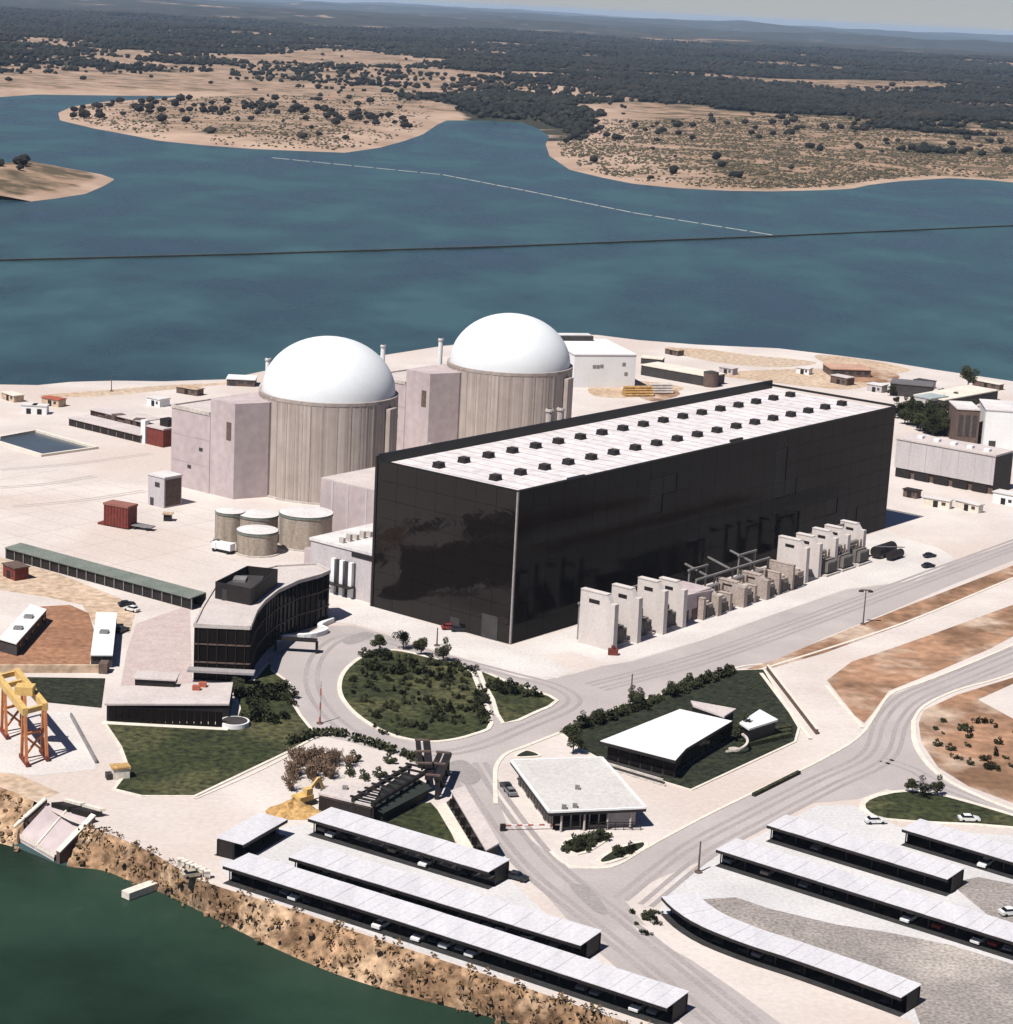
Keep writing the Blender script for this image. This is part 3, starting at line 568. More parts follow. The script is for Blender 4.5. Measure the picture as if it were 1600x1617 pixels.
MB().box(-3, -.3, 6.6, 15, 3, 3.3).build('canopy', M_DARK, an)
MB().box(4, 20, 23.4, 29, 0, 8.5).build('side_block', M_PINK, an)
for k in range(5): MB().box(1.5+k*2.6, 2.4+k*2.6, 13, 14.5, 13.2, 14.6+.5*(k % 2)).build('roof_unit', M_CONC, an)
for (px, py, z, z_, lb) in [(407, 575, 22, 35.5, 'white vent stack at the left shoulder of the nearer dome'), (597, 548, 20, 34.5, 'white vent stack between the two domes, right of the nearer dome'), (692, 535, 22, 34.0, 'slim white vent stack at the left shoulder of the farther dome')]:
    p = at(px, py, 38); stack((p.x, p.y+28, 0), z_, .8, lb)
for k, (px, py) in enumerate([(868, 648), (886, 646)]):
    p = at(px, py, 42); stack((p.x, p.y, 0), 42.5, .95, ['left one of two pale vent pipes rising just behind the hall roof', 'right one of two pale vent pipes rising just behind the hall roof'][k], M_CONC)

# ================================================================== TANKS
def tank(px, py, r, h, label, wm=M_TANK, dome_=.6):
    p = at(px, py); t = thing('storage_tank', label, 'tank', (p.x, p.y+r, 0))
    MB().cyl(0, 0, 0, h, r, 40, cap=False).build('shell', wm, t, True)
    MB().cyl(0, 0, h, h+dome_, r+.15, 40, r2=r*.25).build('roof', M_ROOFW, t)
    MB().cyl(0, 0, h-.7, h-.2, r+.2, 40, cap=False).build('rim', M_GREEN, t)
    lad = MB()
    for s in (-.3, .3): lad.tube((-r-.2, s, 0), (-r-.2, s, h), .06)
    for k in range(int(h/.8)): lad.tube((-r-.2, -.3, k*.8+.4), (-r-.2, .3, k*.8+.4), .05)
    lad.build('ladder', M_METAL, t)
    MB().cyl(0, 0, 0, .3, r+.8, 40).build('base', M_CONC, t)
tank(478, 870, 7.4, 9.5, 'largest storage tank of the cluster, white topped, left of the auxiliary block')
tank(402, 880, 5.6, 6.5, 'white topped storage tank in front of the cluster, nearest the curved building')
tank(403, 862, 5.6, 8.0, 'storage tank half hidden behind the frontmost white topped tank')
tank(360, 858, 4.0, 8.5, 'brownish storage tank at the left end of the cluster')
p = at(352, 872); t = thing('tank_truck', 'small white tanker parked left of the storage tanks', 'truck', p, 2.6)
MB().box(-3.4, 1.6, -1.1, 1.1, 1.0, 2.9).build('tank_body', M_WHITE, t); MB().box(1.7, 3.4, -1.1, 1.1, .7, 2.6).build('cab', M_WHITE, t); MB().box(-3.4, 3.4, -.9, .9, .5, 1.0).build('chassis', M_DARK, t)
wm_ = MB().cyl(0, 0, -.2, .2, .5, 12).mesh('wheel', M_TYRE)
for x in (-2.4, 2.4):
    for y in (-1, 1): link('wheel', wm_, t, (x, y, .5), (PI/2, 0, 0))
pipe = MB()
for k in range(7):
    a = at(500+k*9, 905-k*3); pipe.tube((a.x, a.y, .2), (a.x, a.y, 2.5+k % 3), .35)
pr = thing('pipe_rack', 'row of pale pipes and valves between the big tank and the annex', 'pipes', (0, 0, 0)); pipe.build('riser', M_CONC, pr)
a, b = at(498, 902, 3), at(560, 884, 3); MB().tube(a, b, .3).tube(a+Vector((0, 1.5, 0)), b+Vector((0, 1.5, 0)), .25).build('header_pipe', M_CONC, pr)

# ================================================================== ADMIN BUILDING
AZ = 13.0
ap = [(307, 985), (395, 989), (399, 979), (405, 964), (418, 948), (439, 931), (471, 916), (505, 907), (521, 900), (500, 890), (437, 893), (345, 917), (320, 958)]
adm = thing('office_building', 'dark glazed office block with a curved front and pale flat roof', 'building', at(307, 1072), 0)
def L_(l, z, o): return [local(o, at(x, y, z)) for x, y in l]
poly = L_(ap, AZ, adm)
cen = sum((Vector(q) for q in poly), Vector())/len(poly)
ins = lambda k: [tuple((Vector(q)-cen)*k+cen) for q in poly]
MB().prism(poly, 0, AZ-.6).build('wall', M_GLASS, adm)
MB().prism(ins(.985), AZ-.6, AZ-.25).build('roof', M_ROOFP, adm)
line = [Vector((q[0], q[1])) for q in poly]
par = MB()
for i in range(len(line)):
    a, b = line[i], line[(i+1) % len(line)]; d = (b-a).normalized()
    par.beam((a.x, a.y, AZ-.35), (b.x, b.y, AZ-.35), .5, .9)
par.build('parapet', mat('pale_parapet', (.52, .47, .44)), adm)
for i in range(len(line)-1):
    a, b = line[i], line[i+1]
    if i in (0, 1, 2, 3, 4, 5, 6, 7):
        d = (b-a); n_ = max(1, int(d.length/1.9)); dn = d.normalized(); out = Vector((dn.y, -dn.x))
        for k in range(n_):
            c = a+d*((k+.5)/n_)+out*.06
            o = MB().box(-.09, .09, -.2, .12, .2, AZ-.9).build('fin', M_DARK, adm, loc=(c.x, c.y, 0), rot=(0, 0, math.atan2(d.y, d.x)))
        for z in (4.2, 8.4):
            mb = MB(); mb.beam((a.x+out.x*.05, a.y+out.y*.05, z), (b.x+out.x*.05, b.y+out.y*.05, z), .35, .3); mb.build('floor_band', M_BRICK, adm)
a, b = poly[0], poly[1]
MB().box(a.x-1, b.x+1.5, min(a.y, b.y)-3, min(a.y, b.y)-.3, 2.6, 3.1).build('entrance_canopy', mat('grey_canopy', (.3, .28, .28)), adm)
pp = L_([(341, 917), (391, 892), (438, 897), (397, 928)], AZ+4, adm)
scr = MB()
for i in range(4):
    a, b = pp[i], pp[(i+1) % 4]; scr.beam((a.x, a.y, AZ+1.7), (b.x, b.y, AZ+1.7), .3, 4.1)
scr.build('plant_screen', M_DARK, adm)
cc = sum(pp, Vector())/4; MB().box(cc.x-5, cc.x+3, cc.y-8, cc.y+6, AZ-.2, AZ+2.4).build('cooling_unit', M_DARKGREY, adm); MB().box(cc.x-3.5, cc.x-.5, cc.y-1, cc.y+3, AZ+2.4, AZ+3).build('cooling_fan', M_METAL, adm)
p = at(435, 1028); ec = thing('entrance_gate', 'low dark canopy beam sticking out from the office front over the drive', 'canopy', p)
q = local(ec, at(500, 1032, 0)); MB().beam((0, 0, 3.2), (q.x, q.y, 3.2), 2.2, .4).build('beam', M_DARK, ec); MB().box(q.x-.3, q.x+.3, q.y-.3, q.y+.3, 0, 3).build('post', M_DARK, ec); MB().box(-.3, .3, -.3, .3, 0, 3).build('post', M_DARK, ec)
p = at(455, 990); hb = thing('forecourt_canopy', 'white rounded canopy edge beside the curved office front', 'canopy', p)
cl = [local(hb, at(x, y, 1.2)) for x, y in smooth_line([(428, 1008), (450, 1002), (490, 1000), (515, 992), (505, 985), (525, 975)], 4)]
for a, b in zip(cl[:-1], cl[1:]): pass
mb = MB()
for a, b in zip(cl[:-1], cl[1:]): mb.beam((a.x, a.y, .6), (b.x, b.y, .6), 1.2, 1.2)
mb.build('wall', M_WHITE, hb)
for (x, y, r) in [(500, 984, 5), (488, 990, 4)]: pass
# ================================================================== CANTEEN
ct = thing('canteen', 'low white roofed building with a long dark window band facing the big lawn', 'building', at(165, 1138), 0)
q = L_([(165, 1112), (362, 1112), (368, 1078), (185, 1084)], 4.0, ct)
MB().prism([(x.x*.985+.4, x.y+(.35 if i < 2 else -.5)) for i, x in enumerate(q)], 0, 3.7).build('wall', M_DARK, ct)
MB().prism(q, 3.7, 4.1).build('roof', M_ROOFP, ct)
y0 = q[0].y; xs = q[1].x-q[0].x
for k in range(16):
    x = q[0].x+.8+k*(xs-1.6)/16; MB().box(x+.06, x+(xs-1.6)/16-.06, y0+.2, y0+.34, .3, 3.5).build('window', M_GLASS, ct)
MB().box(q[0].x-.3, q[1].x+.5, y0-1.5, y0+.1, 0, .2).build('terrace_ledge', M_KERB, ct)
MB().cyl(q[1].x+1.5, y0+2.2, 0, 1.1, 3.1, 28).build('round_terrace', M_WHITE, ct); MB().cyl(q[1].x+1.5, y0+2.2, 1.1, 1.14, 2.7, 28).build('terrace_floor', M_DARKGREY, ct)
b0 = local(ct, at(213, 1083, 4)); b1 = local(ct, at(277, 1083, 4)); MB().box(b0.x, b1.x, b0.y, b0.y+4.5, 4.1, 5.6).build('roof_lantern', M_DARK, ct); MB().box(b0.x-.4, b1.x+.4, b0.y-.4, b0.y+5, 5.6, 5.9).build('lantern_roof', M_ROOFP, ct)
for (x, y) in [(310, 1090), (320, 1085)]:
    b0 = local(ct, at(x, y, 4)); MB().box(b0.x-.8, b0.x+.8, b0.y-.6, b0.y+.6, 4.1, 5.1).build('roof_unit', M_REDL, ct)
tw = thing('terrace_wall', 'long pale retaining wall with a dark end block above the sunken green strip', 'wall', at(0, 1062), 0)
b0 = local(tw, at(165, 1062)); b1 = local(tw, at(-60, 1062)); mb = MB(); mb.beam((b1.x, b1.y, .9), (b0.x, b0.y, .9), .8, 1.8); mb.build('wall', M_TAN, tw); MB().box(b0.x-1.1, b0.x+.8, b0.y-1.2, b0.y+1.8, 0, 2.4).build('end_block', M_BRICK, tw)

# ================================================================== HUTS, SHEDS at left
def hut(corner, label, h=3.2, vents=2):
    q = [at(x, y, h) for x, y in corner]; t = thing('prefab_hut', label, 'hut', (q[0].x, q[0].y, 0))
    l = [local(t, (p.x, p.y, 0)) for p in q]
    c = sum(l, Vector())/4; MB().prism([tuple((p-c)*.97+c) for p in l], 0, h-.3).build('wall', M_DARKGREY, t)
    MB().prism(l, h-.3, h).build('roof', M_WHITE, t)
    for k in range(vents):
        f = (k+1)/(vents+1); m_ = l[0].lerp(l[3], f).lerp(l[1].lerp(l[2], f), .5); MB().box(m_.x-1, m_.x+1, m_.y-1, m_.y+1, h, h+.6).build('roof_vent', M_METAL, t)
    for k in range(5):
        f = (k+.6)/5.2; m_ = l[1].lerp(l[2], f); d = (l[2]-l[1]).normalized(); MB().box(-.8, .8, -.09, .09, 1, 2.2).build('window', M_GLASS, t, loc=(m_.x-d.y*.02, m_.y, 0), rot=(0, 0, math.atan2(d.y, d.x)))
hut([(-2, 1008), (26, 1016), (74, 962), (48, 954)], 'long white roofed hut standing askew on the brown yard at the left edge')
hut([(143, 1034), (178, 1034), (185, 967), (152, 967)], 'white roofed hut between the brown yard and the terrace', vents=1)
ls = thing('long_shed', 'long low shed with grey green roof and black open front along the concrete yard', 'shed', at(10, 884), 0)
q = [local(ls, p) for p in (at(10, 882), at(303, 963), at(312, 948), at(20, 862))]
q = [Vector((p.x, p.y, 0)) for p in q]
vx = (q[1]-q[0]).normalized(); vy = Vector((-vx.y, vx.x, 0)); Ls = (q[1]-q[0]).length
MB().hexa([q[0]+vy*4.6, q[1]+vy*4.6, q[1]+vy*5, q[0]+vy*5], [p+Vector((0, 0, 3.3)) for p in (q[0]+vy*4.6, q[1]+vy*4.6, q[1]+vy*5, q[0]+vy*5)]).build('back_wall', M_DARKGREY, ls)
MB().hexa([p+Vector((0, 0, 2.9)) for p in (q[0]-vy*.6, q[1]-vy*.6)]+[p+Vector((0, 0, 3.3)) for p in (q[1]+vy*5, q[0]+vy*5)], [p+Vector((0, 0, 3.15)) for p in (q[0]-vy*.6, q[1]-vy*.6)]+[p+Vector((0, 0, 3.55)) for p in (q[1]+vy*5, q[0]+vy*5)]).build('roof', M_GREEN, ls)
MB().hexa([p for p in (q[0], q[1], q[1]+vy*.3, q[0]+vy*.3)], [p+Vector((0, 0, 2.85)) for p in (q[0], q[1], q[1]+vy*.3, q[0]+vy*.3)]).build('front_shade', M_DARK, ls)  # dark panel standing in for the shade inside the open front
for k in range(21):
    c = q[0]+vx*(k*Ls/20)-vy*.15; MB().box(-.12, .12, -.12, .12, 0, 2.9).build('post', M_METAL, ls, loc=c)
# red shed, tower, sheds, pond
t = thing('red_container', 'dark red container with arched roof standing alone on the concrete yard', 'container', at(190, 831), -.45)
MB().box(-4.2, 4.2, -2.2, 2.2, .3, 6.2).build('body', M_RED, t); MB().prism([(-4.4, -2.4), (4.4, -2.4), (4.4, 2.4), (-4.4, 2.4)], 6.2, 6.8).build('roof', mat('dusty_red_roof', (.26, .11, .085)), t)
for k in range(8): MB().box(-4+k*1.05, -3.7+k*1.05, -2.35, -2.19, .4, 6.1).build('rib', M_RED, t)
MB().box(-6.5, -4.2, -2, 1, 0, .6).build('ramp', M_RED, t)
t = thing('flatbed_trailer', 'grey flatbed trailer beside the red container', 'trailer', at(225, 836), -.3); MB().box(-3.5, 3.5, -1.2, 1.2, .9, 1.3).build('deck', M_METAL, t)
for x in (-2, 2):
    for y in (-1, 1): link('wheel', wm_, t, (x, y, .5), (PI/2, 0, 0))
t = thing('stair_tower', 'small white tower with brown side wall at the foot of the pink block', 'building', hl(33, 158), HROT)
MB().box(0, 7, 0, 7, 0, 9).build('wall', M_GREYW, t); MB().box(.4, 6.6, -.12, .02, .4, 8.4).build('side_panel', M_BRICK, t); MB().box(-.2, 7.2, -.2, 7.2, 9, 9.4).build('roof', M_ROOFW, t); MB().box(-.1, .02, 2, 4, 6, 7.4).build('window', M_DARKGREY, t); MB().box(-.1, .02, 4.5, 6, 0, 2.4).build('door', M_DARKGREY, t)
t = thing('control_kiosk', 'small black topped kiosk on the concrete yard in front of the tower', 'kiosk', at(265, 822)); MB().box(-1.1, 1.1, -1, 1, 0, 2).build('body', M_DARK, t); MB().box(-1.5, 1.5, -1.4, 1.4, 2, 2.3).build('roof', M_TAN, t)
bw = [(0, 692), (58, 682), (152, 709), (66, 721), (0, 701), (-60, 688)]
bp_ = pts(bw); sheet('basin_water', bp_, .05, M_POND); ribbon('basin_wall', [tuple(p[:2]) for p in bp_], 1.6, 0, .8, M_KERB, True)
for (a_, b_, h, dp, lb, mm) in [((108, 672), (222, 700), 2.6, 3, 'long low dark shed behind the basin', M_BRICK), ((142, 660), (222, 680), 3.0, 4, 'low dark shed with rusty roof, farther from the basin', M_RED)]:
    a, b = at(*a_), at(*b_); d = b-a; t = thing('storage_shed', lb, 'shed', a, math.atan2(d.y, d.x)); Ln = d.length
    MB().box(0, Ln, .2, dp, 0, h).build('wall', mm, t); MB().box(-.3, Ln+.3, -.3, dp+6, h, h+.3).build('roof', M_ROOFP, t)
    for k in range(9): MB().box(k*Ln/9+.3, (k+1)*Ln/9-.4, .1, .19, .2, h-.3).build('door', M_DARK, t)
for k in range(6):
    p = at(165+k*11, 664+k*2.5); t = thing('machine_crate', 'brown machinery crate on the roof side of the dark sheds', 'crate', (p.x, p.y, 0), .3*k, 'machinery crates by the dark sheds')
    MB().box(-2.2, 2.2, -1.8, 1.8, .3, 2+.7*(k % 3)).build('crate_body', M_BRICK, t); MB().box(-2.3, 2.3, -1.9, 1.9, 0, .3).build('skid', M_DARK, t)
t = thing('red_store', 'dark red store with white column beside the pink block', 'building', at(232, 701), HROT-PI/2)
MB().box(0, 8, 0, 9, 0, 6).build('wall', M_RED, t); MB().box(-.3, 8.3, -.3, 9.3, 6, 6.5).build('roof', M_ROOFP, t); MB().box(-2.6, -.4, -.5, 1.2, 0, 8).build('column', M_WHITE, t); MB().box(3, 7, 3, 7, 6.5, 9).build('roof_unit', M_DARK, t)
for (px, py) in [(47, 652), (64, 653)]:
    p = at(px, py); t = thing('white_kiosk', 'small white kiosk with a dark door on the far left shore', 'kiosk', p, 0, 'white kiosks on the far left shore')
    MB().box(-2.6, 2.6, -2, 2, 0, 3).build('wall', M_WHITE, t); MB().box(-.8, .8, -2.12, -1.98, 0, 2).build('door', M_DARK, t); MB().box(-2.8, 2.8, -2.2, 2.2, 3, 3.3).build('roof', M_ROOFW, t)

# ================================================================== RIGHT BACKGROUND BUILDINGS
def block(name, label, a, b, h, dp, wm, rm, cat='building', over=.3, z0=0., wins=0, wm2=None, door=True):
    A, B = at(*a), at(*b); d = B-A; t = thing(name, label, cat, A, math.atan2(d.y, d.x)); Ln = d.length
    MB().box(0, Ln, 0, dp, z0, h).build('wall', wm, t); MB().box(-over, Ln+over, -over, dp+over, h, h+.4).build('roof', rm, t)
    for k in range(wins):
        x = (k+.5)*Ln/wins; MB().box(x-Ln/wins*.3, x+Ln/wins*.3, -.1, .02, h*.45, h*.8).build('window', wm2 or M_DARKGREY, t)
    if door: MB().box(Ln*.1, Ln*.1+2.5, -.12, .03, 0, min(2.6, h*.7)).build('door', wm2 or M_DARKGREY, t)
    return t, Ln
t = thing('workshop_hall', 'tall pale grey workshop with a dark end wall, right of the black hall', 'building', hl(258, 37), HROT)
MB().box(0, 13, -37, 0, 3.2, 13).build('wall', M_GREYW, t); MB().box(.8, 13, -36.8, -.2, 0, 3.2).build('base_wall', M_BRICK, t)
MB().box(-.3, 13.3, -37.2, .3, 13, 13.5).build('roof', M_ROOFP, t); MB().box(.3, 12.8, -37.25, -37.01, .5, 12.6).build('end_wall', M_DARK, t)
for k in range(5): MB().box(-.15, .02, -35+k*7.2, -29.5+k*7.2, .2, 2.9).build('bay_door', M_DARK, t)
for k in range(6): MB().box(-.08, .02, -36+k*6.1, -35.8+k*6.1, 3.3, 13).build('wall_joint', mat('wall_joint', (.42, .38, .385)), t)
for k in range(5): MB().box(3+k*.5, 5+k*.5, -33+k*6.5, -31+k*6.5, 13.5, 14.4).build('roof_unit', M_WHITE, t)
block('white_block', 'plain white building with a brown shaded side at the right edge', (1552, 706), (1640, 712), 14, 22, M_WHITE, M_ROOFW)
A = at(1551, 706); t = thing('brown_wing', 'brown fronted wing joined to the plain white building', 'building', (A.x-9.5, A.y+4, 0)); MB().box(0, 8.5, 0, 16, 0, 13).build('wall', M_BRICK, t); MB().box(-.3, 8.4, -.3, 16.3, 13, 13.5).build('roof', M_ROOFW, t)
for k in range(3): MB().box(.8+k*2.6, 2.4+k*2.6, -.12, .02, 3, 11).build('window', M_DARKGREY, t)
block('flat_store', 'low flat roofed store with cream roof among the dark trees', (1490, 648), (1575, 632), 4, 14, M_DARKGREY, M_KERB, wins=6)
block('dark_roofed_house', 'small dark roofed house near the far right shore', (1405, 624), (1470, 630), 5, 12, M_DARKGREY, mat('slate_roof', (.13, .12, .125)), wins=4)
block('orange_roofed_barn', 'low barn with orange pink roof near the far right shore', (1312, 594), (1375, 596), 3, 14, M_BRICK, mat('orange_pink_roof', (.46, .28, .20)), wins=5)
block('pump_house', 'little pale blue grey pump house among the right hand trees', (1468, 648), (1495, 644), 4.5, 8, M_GREYW, mat('pump_house_roof', (.33, .38, .38)), wins=2)
block('long_warehouse', 'long cream roofed warehouse with dark open front, right of the farther dome', (1012, 592), (1118, 611), 4.2, 12, M_DARKGREY, M_KERB, wins=0, door=False)
for k in range(12):
    pass
p = at(1122, 610); t = thing('fuel_drum_tank', 'dark round tank at the end of the long warehouse', 'tank', p); MB().cyl(0, 0, 0, 6, 3.2, 20).build('shell', M_BRICK, t); MB().cyl(0, 0, 6, 6.6, 3.3, 20, r2=1).build('roof', M_DARKGREY, t)
t, Ln = block('white_service_building', 'big white service building right of the farther dome', (905, 612), (1002, 612), 13.5, 40, M_WHITE, M_WHITE, wins=0, door=False)
MB().box(-.4, Ln*.72, 34, 40.5, 13.9, 16).build('roof_parapet', M_DARKGREY, t); MB().box(-.3, Ln*.7, 34.6, 39.9, 16, 16.4).build('upper_roof', M_ROOFW, t)
for x, z in ((.78, 9), (.82, 5), (.3, 8), (.36, 8), (.42, 8.2)): MB().box(Ln*x, Ln*x+1.4, -.1, .02, z, z+1.4).build('window', M_METAL, t)
block('shore_shed', 'thin dark fronted shed on the far shore, left of the sand flats', (1012, 574), (1045, 577), 2.5, 6, M_DARKGREY, M_KERB, door=False)
t, Ln = block('shore_store', 'pale shed on the far left shore behind the pink block', (358, 609), (402, 611), 2.6, 9, M_BRICK, M_WHITE, wins=3)
for k, (px, py, wd) in enumerate([(1010, 626, 6), (1045, 622, 5)]):
    p = at(px, py); t = thing('pipe_stack', ['heap of orange brown pipes behind the hall roof', 'frame of pale scaffolding behind the hall roof'][k], 'heap', p, .3)
    for r in range(4):
        for c in range(5-r): MB().tube((-wd, (c+r*.5)*1.1, .55+r*.95), (wd, (c+r*.5)*1.1, .55+r*.95), .5, 8).build('pipe', M_OCHRE if k == 0 else M_CONC, t)

# ================================================================== TRANSFORMERS
WALLS = [(14.7, 13.5, 10.5), (24.8, 13.2, 8.5), (35.9, 13.0, 8.5), (44.6, 11.5, 8), (60.9, 6.2, 9), (73.2, 6.2, 9), (84.5, 6.2, 9), (108, 11.5, 9.5), (116, 11.2, 8), (126.1, 11, 8), (134.1, 10.5, 8), (144.6, 10, 8)]
nth = ['nearest tall fire wall of the transformer row, closest to the hall corner', 'second tall fire wall from the hall corner', 'third tall fire wall from the hall corner', 'fourth tall fire wall from the hall corner, next to the pinkish switch house', 'first of the low fire walls in the middle of the transformer row', 'second of the low fire walls in the middle of the row', 'third of the low fire walls in the middle of the row', 'wide tall fire wall that opens the far transformer group', 'second fire wall of the far transformer group', 'third fire wall of the far transformer group', 'fourth fire wall of the far transformer group', 'last fire wall at the far end of the transformer row']
for (x, h, ln), lb in zip(WALLS, nth):
    t = thing('fire_wall', lb, 'wall', hl(x, -20.6 if x < 100 else -18+(x-112)*.08), HROT, 'transformer fire walls'); fm = M_FIRE2 if h < 7 else M_FIRE
    MB().hexa([(-.8, 0, 0), (.8, 0, 0), (.8, ln, 0), (-.8, ln, 0)], [(-.8, .15, h*.86), (.8, .15, h*.86), (.8, ln, h*.86), (-.8, ln, h*.86)]).build('wall', fm, t)
    MB().hexa([(-.8, 1.5, h*.86), (.8, 1.5, h*.86), (.8, ln, h*.86), (-.8, ln, h*.86)], [(-.8, 2.6, h), (.8, 2.6, h), (.8, ln, h), (-.8, ln, h)]).build('gable', fm, t)
    MB().box(-.92, .92, 2.6, ln, h, h+.25).build('coping', fm, t)
    MB().box(-.88, -.79, ln*.45, ln*.75, h*.8, h*.87).build('recess', M_DARK, t)
tb = MB().box(-3, 3, -2.1, 2.1, .5, 4.3); tank_me = tb.mesh('tank', M_TRANS)
rad = MB()
for k in range(9): rad.box(-2.6+k*.62, -2.3+k*.62, -3.3, -2.2, 1, 4)
rad_me = rad.mesh('radiator', M_TRANS); cons_me = MB().tube((-2.4, 1, 5.6), (2.4, 1, 5.6), .7, 12).tube((-1.5, 1, 4.3), (-1.5, 1, 5.2), .15).mesh('conservator', M_METAL)
bu = MB().cyl(0, 0, 4.3, 5, .35, 10, .2)
for k in range(5): bu.cyl(0, 0, 5+k*.35, 5.2+k*.35, .36-.03*k, 10)
bu_me = bu.mesh('bushing', M_BRICK); pad_me = MB().box(-3.8, 3.8, -3.8, 2.9, 0, .5).mesh('pad', M_CONC)
tp = None
TX = [(19.7, 'dark transformer between the first two tall fire walls'), (30.3, 'dark transformer between the second and third tall fire walls'), (41, 'dark transformer after the third tall fire wall'), (67, 'dark transformer between the first two low fire walls'), (78.8, 'dark transformer between the second and third low fire walls'), (90, 'dark transformer after the third low fire wall'), (121.5, 'dark transformer in the far group before its third fire wall'), (130.2, 'dark transformer in the far group before its fourth fire wall'), (139.5, 'dark transformer in the far group before its last fire wall')]
for x, lb in TX:
    if tp is None:
        tp = thing('transformer', lb, 'transformer', hl(x, -15.2), HROT, 'transformers in the row beside the hall')
        link('tank', tank_me, tp); link('radiator', rad_me, tp); link('conservator', cons_me, tp); link('pad', pad_me, tp)
        for bx in (-1.8, 0, 1.8): link('bushing', bu_me, tp, (bx, -.8, 0))
    else: dup(tp, hl(x, -15.2), HROT, lb)
t = thing('switchgear_house', 'low pinkish concrete house in the middle of the transformer row', 'building', hl(46.2, -18), HROT)
MB().box(0, 14, 0, 9, 0, 7.2).build('wall', M_PINK, t); MB().hexa([(-.3, -.3, 7.2), (14.3, -.3, 6.2), (14.3, 9.3, 6.2), (-.3, 9.3, 7.2)], [(-.3, -.3, 7.6), (14.3, -.3, 6.6), (14.3, 9.3, 6.6), (-.3, 9.3, 7.6)]).build('roof', M_ROOFP, t)
for k in range(3): MB().box(1.5+k*4, 4+k*4, -.1, .02, .2, 3).build('door', M_BRICK, t)
t = thing('bus_duct', 'pale duct bridge running from the hall to the middle transformers', 'duct', hl(62, -12), HROT)
for k in range(3):
    MB().beam((5+k*11, 0, 8), (9+k*11, 9.6, 8.6), .4, .4).build('duct', M_METAL, t)
MB().beam((0, 0, 7.6), (36, 0, 7.6), .6, .5).build('header_duct', M_METAL, t)
for k in range(5): MB().box(k*8.8-.2, k*8.8+.2, -.2, .2, 0, 7.2).build('post', M_METAL, t)
for k, (x, h, lb) in enumerate([(54.5, 5.6, 'low pale wall stub beside the pinkish switch house'), (67, 4.6, 'short wall stub between the first two low fire walls'), (79, 4.6, 'short wall stub between the second and third low fire walls'), (91, 6.0, 'plain pale wall after the third low fire wall'), (98, 7.0, 'taller pale wall just before the far transformer group')]):
    t = thing('wall_stub', lb, 'wall', hl(x, -20), HROT); MB().box(-.5, .5, 0, 8.5 if k != 1 else 4, 0, h).build('wall', M_FIRE2, t); MB().box(-.6, .6, 0, 8.5 if k != 1 else 4, h, h+.2).build('coping', M_FIRE2, t)
for k, (x, lb) in enumerate([(57.5, 'pale cooler bank left of the first low fire wall'), (64, 'pale cooler bank right of the first low fire wall'), (76, 'pale cooler bank right of the second low fire wall'), (87.6, 'pale cooler bank right of the third low fire wall'), (94.5, 'pale cooler bank between the two plain pale walls'), (102.5, 'pale cooler bank before the far transformer group')]):
    t = thing('cooler_bank', lb, 'cooler', hl(x, -19.5), HROT); MB().box(-1.6, 1.6, 0, 3.2, .4, 3.6+.4*(k % 3)).build('casing', M_FIRE2, t)
    for q in range(5): MB().box(-1.4+q*.6, -1.1+q*.6, -.35, -.01, .6, 3.2).build('fin', M_TRANS, t)
    MB().cyl(0, 1.6, 3.6+.4*(k % 3), 4.3+.4*(k % 3), 1.1, 14).build('fan', M_CONC, t); MB().box(-1.9, 1.9, -.5, 3.5, 0, .4).build('pad', M_CONC, t)
for k, x in enumerate([20, 42, 68, 92, 122, 140]):
    t = thing('line_gantry', ['steel line gantry behind the nearest tall fire walls', 'steel line gantry behind the third tall fire wall', 'steel line gantry behind the low fire walls', 'steel line gantry before the far transformer group', 'steel line gantry in the far transformer group', 'steel line gantry at the far end of the transformer row'][k], 'gantry', hl(x, -8.5), HROT)
    for s_ in (-4, 4): MB().box(s_-.2, s_+.2, -.2, .2, 0, 9).build('post', M_METAL, t)
    MB().box(-4.6, 4.6, -.25, .25, 9, 9.5).build('beam', M_METAL, t)
    for s_ in (-2.5, 0, 2.5): MB().cyl(s_, 0, 7.8, 9, .18, 8).build('insulator', M_BRICK, t)
